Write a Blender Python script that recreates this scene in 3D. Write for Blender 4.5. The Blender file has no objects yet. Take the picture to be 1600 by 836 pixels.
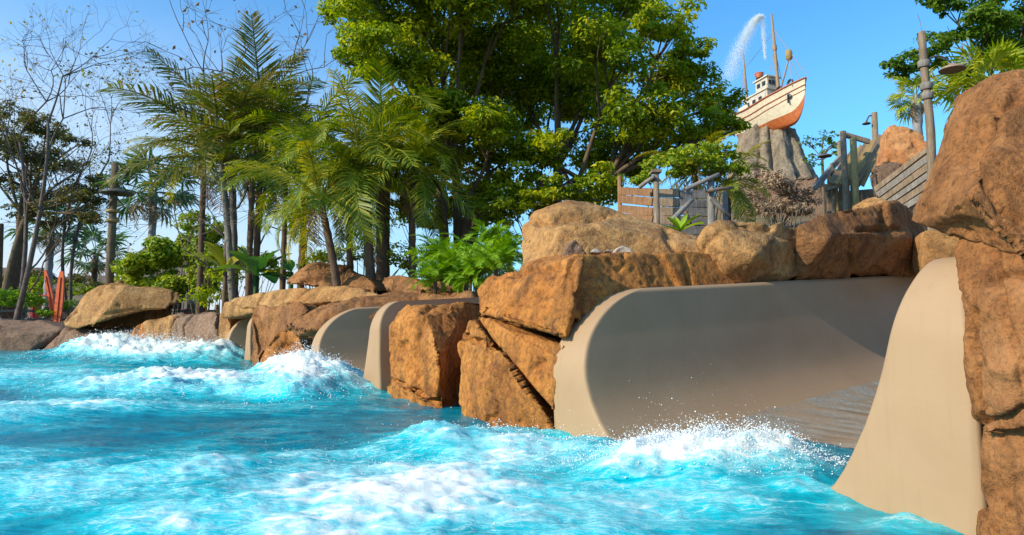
import bpy, bmesh, math, random
import numpy as np
from mathutils import Vector, Matrix, Euler

# ------------------------------------------------------------------ camera, sky, sun, exposure
scene = bpy.context.scene
C = scene.collection
H = 0.78                                   # lens height above the pool
FPX = 1067.0                               # 24 mm lens on 36 mm, in photograph pixels
PITCH = math.atan(92.0 / FPX)
cam_d = bpy.data.cameras.new('camera'); cam = bpy.data.objects.new('camera', cam_d); C.objects.link(cam)
cam_d.lens = 24.0; cam_d.sensor_width = 36.0; cam_d.clip_start = 0.05; cam_d.clip_end = 9000
cam.location = (0, 0, H); cam.rotation_euler = (math.pi / 2 + PITCH, 0, 0)
scene.camera = cam

SUN = Vector((-0.845, -0.435, 0.50)).normalized()      # towards the sun
world = bpy.data.worlds.new('World'); scene.world = world; world.use_nodes = True
wn = world.node_tree.nodes; wl = world.node_tree.links
wn.clear()
sky = wn.new('ShaderNodeTexSky'); sky.sky_type = 'NISHITA'; sky.sun_disc = False
sky.sun_elevation = math.asin(SUN.z); sky.sun_rotation = math.atan2(SUN.x, SUN.y) % (2 * math.pi)
sky.air_density = 1.0; sky.dust_density = 1.1; sky.ozone_density = 3.0; sky.altitude = 0
hs = wn.new('ShaderNodeMix'); hs.data_type = 'RGBA'; hs.blend_type = 'MULTIPLY'; hs.inputs[0].default_value = 1.0
hs.inputs[7].default_value = (0.44, 1.0, 1.26, 1)
bg = wn.new('ShaderNodeBackground'); bg.inputs['Strength'].default_value = 0.15
wo = wn.new('ShaderNodeOutputWorld')
wl.new(sky.outputs[0], hs.inputs[6])
# pale haze low in the sky, thicker towards the sun's side
tc = wn.new('ShaderNodeTexCoord'); sx = wn.new('ShaderNodeSeparateXYZ'); wl.new(tc.outputs['Generated'], sx.inputs[0])
def wramp(src, a, b):
    m = wn.new('ShaderNodeMapRange'); m.interpolation_type = 'SMOOTHSTEP'; m.inputs[1].default_value = a; m.inputs[2].default_value = b; wl.new(src, m.inputs[0]); return m.outputs[0]
dt = wn.new('ShaderNodeVectorMath'); dt.operation = 'DOT_PRODUCT'; wl.new(tc.outputs['Generated'], dt.inputs[0]); hv = Vector((SUN.x, SUN.y, 0)).normalized(); dt.inputs[1].default_value = hv
low = wramp(sx.outputs['Z'], 0.52, 0.02); side = wramp(dt.outputs['Value'], -0.75, 0.15)
cn = wn.new('ShaderNodeTexNoise'); cn.inputs['Scale'].default_value = 2.6; cn.inputs['Detail'].default_value = 6; cn.inputs['Roughness'].default_value = 0.6
cm = wn.new('ShaderNodeMapping'); cm.inputs['Scale'].default_value = (1.0, 1.0, 3.2); wl.new(tc.outputs['Generated'], cm.inputs[0]); wl.new(cm.outputs[0], cn.inputs['Vector'])
cw = wramp(cn.outputs[0], 0.30, 0.72)
def wmath(op, a, b):
    m = wn.new('ShaderNodeMath'); m.operation = op
    for k, x in enumerate((a, b)):
        if hasattr(x, 'links'): wl.new(x, m.inputs[k])
        else: m.inputs[k].default_value = x
    return m.outputs[0]
hz = wmath('MULTIPLY', low, wmath('ADD', wmath('MULTIPLY', side, 0.85), 0.12)); hz = wmath('MULTIPLY', hz, wmath('ADD', wmath('MULTIPLY', cw, 0.5), 0.72))
hm = wn.new('ShaderNodeMix'); hm.data_type = 'RGBA'; hm.clamp_factor = True; wl.new(hz, hm.inputs[0]); wl.new(hs.outputs[2], hm.inputs[6]); hm.inputs[7].default_value = (3.4, 3.9, 4.4, 1)
wl.new(hm.outputs[2], bg.inputs[0]); wl.new(bg.outputs[0], wo.inputs[0])

sd = bpy.data.lights.new('sun', 'SUN'); sd.energy = 3.7; sd.angle = math.radians(0.53); sd.color = (1.0, 0.86, 0.64)
so = bpy.data.objects.new('sun', sd); C.objects.link(so); so.location = (-10, -8, 20)
so.rotation_euler = SUN.to_track_quat('Z', 'Y').to_euler()

scene.view_settings.view_transform = 'Standard'; scene.view_settings.look = 'None'
scene.view_settings.exposure = 0.6; scene.view_settings.gamma = 1.0
scene.render.engine = 'CYCLES'

# ------------------------------------------------------------------ helpers
rng = np.random.default_rng(7)
random.seed(7)

def P(x, y, D):
    """world point seen at photograph pixel (x, y), D metres in front"""
    u = (x - 800) / FPX; v = (418 - y) / FPX
    d = np.array([u, math.cos(PITCH) - v * math.sin(PITCH), math.sin(PITCH) + v * math.cos(PITCH)])
    return np.array([0, 0, H]) + d * (D / d[1])

def hash3(ix, iy, iz, seed):
    h = (ix * 374761393 + iy * 668265263 + iz * 2147483647 + seed * 1274126177) & 0xffffffff
    h = ((h ^ (h >> 13)) * 1274126177) & 0xffffffff
    h = ((h ^ (h >> 16)) * 2246822519) & 0xffffffff
    return h ^ (h >> 15)

_G = np.random.default_rng(3).normal(size=(256, 3)); _G /= np.linalg.norm(_G, axis=1)[:, None]

def noise(p, seed=0):
    p = np.asarray(p, float)
    i = np.floor(p).astype(np.int64); f = p - i
    u = f * f * f * (f * (f * 6 - 15) + 10)
    out = np.zeros(len(p))
    for dx in (0, 1):
        wx = u[:, 0] if dx else 1 - u[:, 0]
        for dy in (0, 1):
            wy = u[:, 1] if dy else 1 - u[:, 1]
            for dz in (0, 1):
                wz = u[:, 2] if dz else 1 - u[:, 2]
                g = _G[hash3(i[:, 0] + dx, i[:, 1] + dy, i[:, 2] + dz, seed) & 255]
                out += wx * wy * wz * ((f[:, 0] - dx) * g[:, 0] + (f[:, 1] - dy) * g[:, 1] + (f[:, 2] - dz) * g[:, 2])
    return out * 1.6

def fbm(p, oct=4, seed=0, gain=0.5, ridged=False):
    p = np.asarray(p, float); a = 1.0; s = np.zeros(len(p)); t = 0
    for k in range(oct):
        n = noise(p * (2.03 ** k) + 17.3 * k, seed + k)
        if ridged: n = 1 - 2 * np.abs(n)
        s += a * n; t += a; a *= gain
    return s / t

def sstep(a, b, x):
    t = np.clip((x - a) / (b - a), 0, 1)
    return t * t * (3 - 2 * t)

def mesh_np(name, verts, faces, smooth=True):
    """verts (N,3); faces: int array (M,k) or list of such arrays"""
    me = bpy.data.meshes.new(name)
    verts = np.asarray(verts, np.float32)
    if isinstance(faces, np.ndarray): faces = [faces]
    faces = [np.asarray(f, np.int32) for f in faces if len(f)]
    me.vertices.add(len(verts)); me.vertices.foreach_set('co', verts.ravel())
    nl = sum(f.size for f in faces); nf = sum(len(f) for f in faces)
    me.loops.add(nl); me.polygons.add(nf)
    me.loops.foreach_set('vertex_index', np.concatenate([f.ravel() for f in faces]))
    tot = np.concatenate([np.full(len(f), f.shape[1], np.int32) for f in faces])
    st = np.concatenate([[0], np.cumsum(tot)[:-1]]).astype(np.int32)
    me.polygons.foreach_set('loop_start', st)
    me.update(calc_edges=True)
    me.polygons.foreach_set('use_smooth', np.full(nf, smooth))
    me.validate()
    return me

def attr(me, name, vals):
    a = me.attributes.new(name, 'FLOAT', 'POINT'); a.data.foreach_set('value', np.asarray(vals, np.float32))

def link(name, me, mat=None, parent=None):
    o = bpy.data.objects.new(name, me); C.objects.link(o)
    if mat is not None and me is not None and not me.materials: me.materials.append(mat)
    if parent is not None: o.parent = parent
    return o

def tag(o, label=None, cat=None, group=None, kind=None):
    if label: o['label'] = label
    if cat: o['category'] = cat
    if group: o['group'] = group
    if kind: o['kind'] = kind
    return o

def thing(name, label, cat, loc, group=None, rz=0):
    o = bpy.data.objects.new(name, None); C.objects.link(o); o.location = Vector(loc); o.rotation_euler.z = rz
    o.empty_display_size = 0.2
    return tag(o, label, cat, group)

class MB:
    """collects shapes into one mesh"""
    def __init__(s): s.v = []; s.f = {}; s.n = 0
    def add(s, v, f):
        v = np.asarray(v, float).reshape(-1, 3); f = np.asarray(f, int)
        s.v.append(v); s.f.setdefault(f.shape[1], []).append(f + s.n); s.n += len(v)
    def box(s, c, size, M=None, jit=0.0):
        c = np.array(c, float); h = np.array(size, float) / 2
        q = np.array([[x, y, z] for x in (-1, 1) for y in (-1, 1) for z in (-1, 1)], float) * h
        if jit: q += rng.uniform(-jit, jit, q.shape)
        if M is not None: q = q @ np.array(M.to_3x3()).T
        s.add(q + c, [[0, 1, 3, 2], [4, 6, 7, 5], [0, 4, 5, 1], [2, 3, 7, 6], [0, 2, 6, 4], [1, 5, 7, 3]])
    def beam(s, a, b, w, h=None, up=(0, 0, 1), jit=0.0):
        a = np.array(a, float); b = np.array(b, float); h = h or w
        d = b - a; L = np.linalg.norm(d); d /= L
        x = np.cross(d, up); 
        if np.linalg.norm(x) < 1e-3: x = np.cross(d, (1, 0, 0))
        x /= np.linalg.norm(x); z = np.cross(x, d)
        q = np.array([p + x * sx * w / 2 + z * sz * h / 2 for p in (a, b) for sx in (-1, 1) for sz in (-1, 1)])
        if jit: q += rng.uniform(-jit, jit, q.shape)
        s.add(q, [[0, 1, 3, 2], [4, 6, 7, 5], [0, 4, 5, 1], [2, 3, 7, 6], [0, 2, 6, 4], [1, 5, 7, 3]])
    def tube(s, pts, rad, sides=8, cap=True, wob=0.0, seed=0):
        pts = np.asarray(pts, float); n = len(pts); rad = np.broadcast_to(np.asarray(rad, float), (n,))
        T = np.gradient(pts, axis=0); T /= np.linalg.norm(T, axis=1)[:, None] + 1e-9
        ref = np.array([0, 1, 0.0]) if abs(T[0][1]) < 0.8 else np.array([1, 0, 0.0])
        rings = []
        x = np.cross(T[0], ref); x /= np.linalg.norm(x)
        ang = np.linspace(0, 2 * math.pi, sides, endpoint=False)
        for k in range(n):
            x = x - T[k] * (x @ T[k]); x /= np.linalg.norm(x) + 1e-9
            y = np.cross(T[k], x)
            r = rad[k]
            rr = r * (1 + (rng.uniform(-wob, wob, sides) if wob else 0))
            rings.append(pts[k] + (np.cos(ang) * rr)[:, None] * x + (np.sin(ang) * rr)[:, None] * y)
        V = np.concatenate(rings)
        a = np.arange(n - 1)[:, None] * sides; j = np.arange(sides)[None, :]; j2 = (j + 1) % sides
        F = np.stack([a + j, a + j2, a + sides + j2, a + sides + j], -1).reshape(-1, 4)
        s.add(V, F)
        if cap and rad[-1] > 0.004:
            s.v.append(pts[-1:].copy()); c = s.n; s.n += 1
            base = c - sides
            s.f.setdefault(3, []).append(np.array([[base + k, base + (k + 1) % sides, c] for k in range(sides)]))
    def lathe(s, prof, origin, sides=20, M=None):
        ang = np.linspace(0, 2 * math.pi, sides, endpoint=False)
        V = np.array([[r * math.cos(a), r * math.sin(a), z] for r, z in prof for a in ang])
        if M is not None: V = V @ np.array(M.to_3x3()).T
        n = len(prof); a = np.arange(n - 1)[:, None] * sides; j = np.arange(sides)[None, :]; j2 = (j + 1) % sides
        s.add(V + np.array(origin), np.stack([a + j, a + j2, a + sides + j2, a + sides + j], -1).reshape(-1, 4))
    def arrays(s): return np.concatenate(s.v), [np.concatenate(f) for f in s.f.values()]
    def build(s, name, mat, parent=None, smooth=False, origin=None):
        v, f = s.arrays()
        if origin is None and parent is not None: origin = np.array(parent.location)
        if origin is not None: v = v - np.asarray(origin)
        o = link(name, mesh_np(name, v, f, smooth), mat, parent)
        if parent is None and origin is not None: o.location = Vector(origin)
        return o

def bez(a, b, c, n=8):
    t = np.linspace(0, 1, n)[:, None]
    return (1 - t) ** 2 * np.array(a) + 2 * t * (1 - t) * np.array(b) + t * t * np.array(c)

# ------------------------------------------------------------------ materials
def new_mat(name):
    m = bpy.data.materials.new(name); m.use_nodes = True
    nt = m.node_tree; b = nt.nodes['Principled BSDF']
    return m, nt, b

def nd(nt, t, **kw):
    n = nt.nodes.new(t)
    for k, v in kw.items():
        if k in n.inputs: n.inputs[k].default_value = v
        else: setattr(n, k, v)
    return n

def mixc(nt, fac, a, b, mode='MIX'):
    n = nt.nodes.new('ShaderNodeMix'); n.data_type = 'RGBA'; n.blend_type = mode
    for i, x in ((0, fac), (6, a), (7, b)):
        if hasattr(x, 'links'): nt.links.new(x, n.inputs[i])
        elif i: n.inputs[i].default_value = (*x, 1) if len(x) == 3 else x
        else: n.inputs[0].default_value = x
    return n.outputs[2]

def ramp(nt, src, stops):
    r = nt.nodes.new('ShaderNodeValToRGB'); e = r.color_ramp.elements
    while len(e) < len(stops): e.new(0.5)
    for k, (p, c) in enumerate(stops):
        e[k].position = p
        e[k].color = (c, c, c, 1) if not hasattr(c, '__len__') else (*c, 1)
    nt.links.new(src, r.inputs[0]); return r.outputs[0]

def tnoise(nt, co, scale, detail=4, rough=0.55, dist=0.0):
    n = nd(nt, 'ShaderNodeTexNoise', Scale=scale, Detail=detail, Roughness=rough, Distortion=dist)
    nt.links.new(co, n.inputs['Vector']); return n.outputs[0]

def obj_co(nt, scale=(1, 1, 1), rot=(0, 0, 0), geo=True):
    if geo: src = nt.nodes.new('ShaderNodeNewGeometry').outputs['Position']
    else: src = nt.nodes.new('ShaderNodeTexCoord').outputs['Object']
    m = nd(nt, 'ShaderNodeMapping'); m.inputs['Scale'].default_value = scale; m.inputs['Rotation'].default_value = rot
    nt.links.new(src, m.inputs['Vector']); return m.outputs[0]

def rock_mat(name, c1, c2, c3, dark, sc=1.0, bump=0.6, darkamt=0.45):
    m, nt, b = new_mat(name)
    co = obj_co(nt)
    n1 = tnoise(nt, co, 1.1 * sc, 6, 0.62, 0.4); n2 = tnoise(nt, co, 3.7 * sc, 7, 0.68, 0.2); n3 = tnoise(nt, co, 22 * sc, 5, 0.7)
    col = mixc(nt, ramp(nt, n1, [(0.38, 0), (0.62, 1)]), c1, c2)
    col = mixc(nt, ramp(nt, n2, [(0.50, 0), (0.70, 1)]), col, c3)
    # dark weathering streaks that run down the faces
    cs = obj_co(nt, (2.3 * sc, 2.3 * sc, 0.55 * sc))
    n4 = tnoise(nt, cs, 1.7, 6, 0.66, 0.5)
    f4 = ramp(nt, n4, [(0.46, 0), (0.68, darkamt)])
    col = mixc(nt, f4, col, dark)
    col = mixc(nt, ramp(nt, n3, [(0.34, 0.7), (0.54, 0)]), col, dark)
    n5 = tnoise(nt, co, 0.75 * sc, 5, 0.7, 1.2)
    col = mixc(nt, ramp(nt, n5, [(0.54, 0), (0.70, 0.55)]), col, tuple(min(1, x * 1.25 + 0.03) for x in c2))
    n6 = tnoise(nt, co, 7.5 * sc, 4, 0.75, 0.8)
    col = mixc(nt, ramp(nt, n6, [(0.60, 0), (0.74, 0.7)]), col, dark)
    grit = tnoise(nt, co, 95 * sc, 3, 0.6)
    col = mixc(nt, ramp(nt, grit, [(0.56, 0), (0.72, 0.5)]), col, tuple(min(1, x * 1.6) for x in c1))
    nt.links.new(col, b.inputs['Base Color'])
    b.inputs['Roughness'].default_value = 0.88; b.inputs['Specular IOR Level'].default_value = 0.25
    add = nd(nt, 'ShaderNodeMath', operation='ADD'); mul = nd(nt, 'ShaderNodeMath', operation='MULTIPLY'); mul.inputs[1].default_value = 0.6
    nt.links.new(n3, mul.inputs[0]); nt.links.new(n2, add.inputs[0]); nt.links.new(mul.outputs[0], add.inputs[1])
    mul2 = nd(nt, 'ShaderNodeMath', operation='MULTIPLY_ADD'); mul2.inputs[1].default_value = 0.22
    nt.links.new(grit, mul2.inputs[0]); nt.links.new(add.outputs[0], mul2.inputs[2])
    bp = nd(nt, 'ShaderNodeBump', Strength=bump, Distance=0.06 / sc)
    nt.links.new(mul2.outputs[0], bp.inputs['Height']); nt.links.new(bp.outputs[0], b.inputs['Normal'])
    return m

M_ROCK_OR = rock_mat('orange_sandstone', (0.468, 0.174, 0.036), (0.572, 0.242, 0.056), (0.270, 0.087, 0.022), (0.065, 0.033, 0.017), 1.0, 0.8, 0.75)
M_ROCK_BR = rock_mat('brown_sandstone', (0.324, 0.137, 0.047), (0.396, 0.186, 0.068), (0.200, 0.076, 0.029), (0.055, 0.032, 0.020), 1.0, 0.85, 0.75)
M_ROCK_TAN = rock_mat('tan_sandstone', (0.425, 0.216, 0.076), (0.500, 0.284, 0.111), (0.300, 0.128, 0.038), (0.085, 0.048, 0.025), 0.9, 0.65, 0.65)
M_ROCK_NEAR = rock_mat('near_sandstone', (0.333, 0.134, 0.042), (0.402, 0.178, 0.061), (0.220, 0.081, 0.026), (0.060, 0.029, 0.013), 2.2, 0.9, 0.6)
M_ROCK_GR = rock_mat('grey_brown_rock', (0.23, 0.14, 0.09), (0.29, 0.185, 0.125), (0.20, 0.105, 0.06), (0.07, 0.05, 0.04), 0.7, 0.7, 0.6)
M_ROCK_PEAK = rock_mat('peak_rock', (0.27, 0.205, 0.14), (0.33, 0.26, 0.18), (0.18, 0.13, 0.09), (0.07, 0.055, 0.045), 0.35, 0.6, 0.7)
M_ROCK_RED = rock_mat('red_orange_rock', (0.52, 0.21, 0.07), (0.58, 0.30, 0.13), (0.42, 0.15, 0.05), (0.2, 0.09, 0.05), 0.5, 0.5)
M_PALE = rock_mat('pale_stone', (0.50, 0.43, 0.36), (0.58, 0.50, 0.43), (0.40, 0.32, 0.26), (0.25, 0.2, 0.16), 3.0, 0.5)

def slide_mat():
    m, nt, b = new_mat('slide_gelcoat')
    co = obj_co(nt)
    n = tnoise(nt, co, 2.2, 5, 0.6, 0.3); n2 = tnoise(nt, obj_co(nt, (14, 14, 0.8)), 2.0, 4, 0.6); n3 = tnoise(nt, co, 60, 3)
    col = mixc(nt, ramp(nt, n, [(0.35, 0), (0.7, 1)]), (0.385, 0.252, 0.146), (0.35, 0.224, 0.127))
    col = mixc(nt, ramp(nt, n2, [(0.55, 0), (0.8, 0.35)]), col, (0.27, 0.19, 0.11))
    nt.links.new(col, b.inputs['Base Color'])
    nt.links.new(ramp(nt, n, [(0.3, 0.52), (0.7, 0.66)]), b.inputs['Roughness'])
    b.inputs['Specular IOR Level'].default_value = 0.22
    bp = nd(nt, 'ShaderNodeBump', Strength=0.08, Distance=0.01); nt.links.new(n3, bp.inputs['Height']); nt.links.new(bp.outputs[0], b.inputs['Normal'])
    return m
M_SLIDE = slide_mat()

def leaf_mat(name, cols, trans=0.35, rough=0.45):
    """cols: list of leaf colours picked per leaf by the attribute var"""
    m, nt, b = new_mat(name)
    a = nt.nodes.new('ShaderNodeAttribute'); a.attribute_name = 'var'
    col = ramp(nt, a.outputs['Fac'], [(k / max(1, len(cols) - 1), c) for k, c in enumerate(cols)])
    nt.links.new(col, b.inputs['Base Color']); b.inputs['Roughness'].default_value = rough
    b.inputs['Specular IOR Level'].default_value = 0.3
    tr = nt.nodes.new('ShaderNodeBsdfTranslucent')
    hsv = nd(nt, 'ShaderNodeHueSaturation', Saturation=1.15, Value=1.5); nt.links.new(col, hsv.inputs['Color']); nt.links.new(hsv.outputs[0], tr.inputs[0])
    mx = nd(nt, 'ShaderNodeMixShader'); mx.inputs[0].default_value = trans
    nt.links.new(b.outputs[0], mx.inputs[1]); nt.links.new(tr.outputs[0], mx.inputs[2])
    nt.links.new(mx.outputs[0], nt.nodes['Material Output'].inputs[0])
    return m

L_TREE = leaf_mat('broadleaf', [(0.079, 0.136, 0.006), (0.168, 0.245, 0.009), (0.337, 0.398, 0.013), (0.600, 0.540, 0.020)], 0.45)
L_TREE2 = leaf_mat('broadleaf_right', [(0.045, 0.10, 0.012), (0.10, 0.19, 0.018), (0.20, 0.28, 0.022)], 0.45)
L_OLIVE = leaf_mat('olive_leaf', [(0.070, 0.084, 0.020), (0.126, 0.133, 0.028), (0.182, 0.140, 0.050), (0.238, 0.224, 0.033)])
L_YEL = leaf_mat('yellow_leaf', [(0.35, 0.22, 0.02), (0.45, 0.34, 0.04), (0.25, 0.25, 0.03)])
L_SHRUB = leaf_mat('shrub_leaf', [(0.091, 0.180, 0.012), (0.208, 0.312, 0.020), (0.416, 0.432, 0.030), (0.143, 0.252, 0.015)])
L_FERN = leaf_mat('fern_leaf', [(0.105, 0.225, 0.012), (0.210, 0.375, 0.018), (0.360, 0.475, 0.030)])
L_PALM = leaf_mat('palm_leaf', [(0.062, 0.124, 0.011), (0.140, 0.205, 0.014), (0.280, 0.293, 0.020), (0.432, 0.380, 0.027)])
L_PALMD = leaf_mat('dull_palm_leaf', [(0.063, 0.103, 0.018), (0.126, 0.151, 0.024), (0.224, 0.178, 0.041), (0.336, 0.233, 0.057)])
L_PALMY = leaf_mat('yellow_palm_leaf', [(0.22, 0.24, 0.02), (0.38, 0.33, 0.03), (0.50, 0.36, 0.03)])
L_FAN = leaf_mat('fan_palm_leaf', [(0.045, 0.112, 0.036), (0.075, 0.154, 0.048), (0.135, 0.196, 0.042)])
L_FANY = leaf_mat('lit_fan_palm_leaf', [(0.17, 0.26, 0.015), (0.33, 0.37, 0.02), (0.42, 0.40, 0.03)])  # brighter, yellower copy of the fan leaf, sunlight put into its colour
L_DEAD = leaf_mat('dead_leaf', [(0.20, 0.12, 0.06), (0.30, 0.19, 0.09), (0.15, 0.09, 0.05)], 0.15)
L_BANANA = leaf_mat('broad_banana_leaf', [(0.024, 0.099, 0.024), (0.040, 0.149, 0.040), (0.112, 0.186, 0.024)], 0.35, 0.55)
L_SCRUB = leaf_mat('dry_scrub', [(0.20, 0.12, 0.09), (0.32, 0.21, 0.14), (0.42, 0.30, 0.17), (0.16, 0.10, 0.08)], 0.1)

def wood_mat(name, c1, c2, sc=1.0, rough=0.85):
    m, nt, b = new_mat(name)
    co = obj_co(nt)
    n = tnoise(nt, co, 3.5 * sc, 6, 0.65, 0.6); n2 = tnoise(nt, obj_co(nt, (22 * sc, 22 * sc, 2.2 * sc)), 1.5, 5, 0.6)
    col = mixc(nt, ramp(nt, n, [(0.35, 0), (0.68, 1)]), c1, c2)
    col = mixc(nt, ramp(nt, n2, [(0.35, 0.55), (0.6, 0)]), col, tuple(x * 0.45 for x in c1))
    nt.links.new(col, b.inputs['Base Color']); b.inputs['Roughness'].default_value = rough
    b.inputs['Specular IOR Level'].default_value = 0.2
    bp = nd(nt, 'ShaderNodeBump', Strength=0.5, Distance=0.02); nt.links.new(n2, bp.inputs['Height']); nt.links.new(bp.outputs[0], b.inputs['Normal'])
    return m
M_BARK = wood_mat('bark', (0.12, 0.085, 0.055), (0.20, 0.145, 0.09))
M_BARKG = wood_mat('grey_bark', (0.17, 0.155, 0.14), (0.26, 0.24, 0.21))
M_PALMT = wood_mat('palm_bark', (0.10, 0.065, 0.045), (0.19, 0.12, 0.075))
M_PALMG = wood_mat('pale_palm_bark', (0.24, 0.235, 0.25), (0.33, 0.32, 0.33))
M_TWIG = wood_mat('twig_bark', (0.13, 0.095, 0.08), (0.20, 0.155, 0.125))
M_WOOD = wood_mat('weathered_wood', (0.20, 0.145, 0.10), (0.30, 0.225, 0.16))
M_WOODG = wood_mat('grey_wood', (0.20, 0.18, 0.165), (0.29, 0.265, 0.24))
M_WOODR = wood_mat('red_brown_wood', (0.23, 0.115, 0.06), (0.31, 0.175, 0.09))
M_WOODY = wood_mat('yellow_brown_wood', (0.36, 0.24, 0.10), (0.44, 0.31, 0.15))  # lighter yellow brown timber tone
M_THATCH = wood_mat('roof_boards', (0.22, 0.16, 0.12), (0.30, 0.225, 0.18))

def plain(name, c, rough=0.6, metal=0.0, var=0.3):
    m, nt, b = new_mat(name)
    n = tnoise(nt, obj_co(nt), 4.0, 6, 0.65, 0.3)
    col = mixc(nt, ramp(nt, n, [(0.35, 0), (0.7, 1)]), c, tuple(x * (1 - var) for x in c))
    nt.links.new(col, b.inputs['Base Color']); b.inputs['Roughness'].default_value = rough; b.inputs['Metallic'].default_value = metal
    return m
M_METAL = plain('dark_lamp_metal', (0.10, 0.085, 0.07), 0.5)
M_LAMPW = plain('rusted_lamp_shade', (0.30, 0.21, 0.14), 0.6)
M_ORANGE = plain('orange_board_paint', (0.75, 0.13, 0.02), 0.5)
M_RED = plain('red_paint', (0.55, 0.03, 0.02), 0.5)
M_HULLW = plain('hull_cream_paint', (0.70, 0.60, 0.44), 0.6, 0, 0.3)
M_HULLO = plain('hull_orange_bottom', (0.52, 0.13, 0.03), 0.65, 0, 0.5)
M_HULLR = plain('rusty_red_trim', (0.45, 0.11, 0.04), 0.6, 0, 0.4)
M_CABIN = plain('cabin_grey_white', (0.55, 0.50, 0.42), 0.6, 0, 0.35)
M_DARK = plain('dark_glass_and_rubber', (0.02, 0.02, 0.025), 0.4)
M_MAST = plain('mast_wood', (0.34, 0.22, 0.12), 0.7)
M_ROOFD = plain('dark_far_roof', (0.13, 0.10, 0.085), 0.8)
M_WALLF = plain('far_wall', (0.20, 0.16, 0.13), 0.8)

def ground_mat():
    m, nt, b = new_mat('mulched_soil')
    co = obj_co(nt); n = tnoise(nt, co, 0.8, 6); n2 = tnoise(nt, co, 9, 5, 0.7)
    col = mixc(nt, ramp(nt, n, [(0.4, 0), (0.6, 1)]), (0.19, 0.12, 0.075), (0.10, 0.10, 0.04))
    col = mixc(nt, ramp(nt, n2, [(0.35, 0.6), (0.6, 0)]), col, (0.07, 0.045, 0.03))
    nt.links.new(col, b.inputs['Base Color']); b.inputs['Roughness'].default_value = 0.95
    bp = nd(nt, 'ShaderNodeBump', Strength=0.7, Distance=0.05); nt.links.new(n2, bp.inputs['Height']); nt.links.new(bp.outputs[0], b.inputs['Normal'])
    return m
M_GROUND = ground_mat()

# ------------------------------------------------------------------ the pool edge frame
O2 = np.array([1.73, 2.58]); U2 = np.array([-0.53, 0.848]); N2 = np.array([0.848, 0.53])
SLIDES = [0.0, 6.1, 13.2]                # place of each chute mouth along the pool edge
SW = 2.74                                  # outer width of a chute
def edge(w, v, z=0.0):
    p = O2 + U2 * w + N2 * v
    return np.array([p[0], p[1], z])

# ------------------------------------------------------------------ terrain
def terrain_h(X, Y):
    dx = X - O2[0]; dy = Y - O2[1]
    w = dx * U2[0] + dy * U2[1]; v = dx * N2[0] + dy * N2[1]
    h = -1.1 + 2.1 * sstep(0.35, 2.2, v) + 0.05 * np.clip(v - 2, 0, 60)
    left = -1.1 + 1.6 * sstep(23.2, 25.5, Y + 0.05 * X)
    near = np.where(v < 0.3, -1.1, h)
    h = np.maximum(near, left)
    h = h + 0.06 * noise(np.stack([X * 0.6, Y * 0.6, X * 0], -1).reshape(-1, 3), 5).reshape(X.shape) * (h > 0)
    hill = 8.0 * np.exp(-(((X - 24) / 11) ** 2 + ((Y - 64) / 14) ** 2))
    rise = 3.2 * sstep(9, 24, v) * sstep(-4, 6, X)
    h = h + hill * (h > 0) + rise
    for w0 in SLIDES:
        inside = sstep(w0 - 0.02, w0 + 0.12, w) * (1 - sstep(w0 + SW - 0.12, w0 + SW + 0.02, w)) * (1 - sstep(6.6, 7.0, v))
        h = h * (1 - inside) + inside * np.minimum(h, -0.7)
    # planters beyond the right-hand boulders
    return h

def build_terrain():
    def axis(lo, hi, c, fine):
        k = np.arange(-130, 131) / 130.0
        s = np.sinh(k * 6.0) / np.sinh(6.0)
        return c + np.where(s < 0, -s * (lo - c), s * (hi - c)) 
    a = np.unique(np.round(np.concatenate([np.arange(-12, 14, 0.24), axis(-3500, 3500, 0, 0.2)]), 3))
    b = np.unique(np.round(np.concatenate([np.arange(-2, 20, 0.24), axis(-400, 5000, 8, 0.2)]), 3))
    X, Y = np.meshgrid(a, b)
    Z = terrain_h(X, Y)
    V = np.stack([X, Y, Z], -1).reshape(-1, 3)
    n, m = X.shape
    i = np.arange(n - 1)[:, None] * m + np.arange(m - 1)[None, :]
    F = np.stack([i, i + 1, i + m + 1, i + m], -1).reshape(-1, 4)
    o = link('ground', mesh_np('ground', V, F), M_GROUND); tag(o, kind='structure')
build_terrain()
def ground_z(x, y): return float(terrain_h(np.array([[x]], float), np.array([[y]], float))[0, 0])

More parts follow.
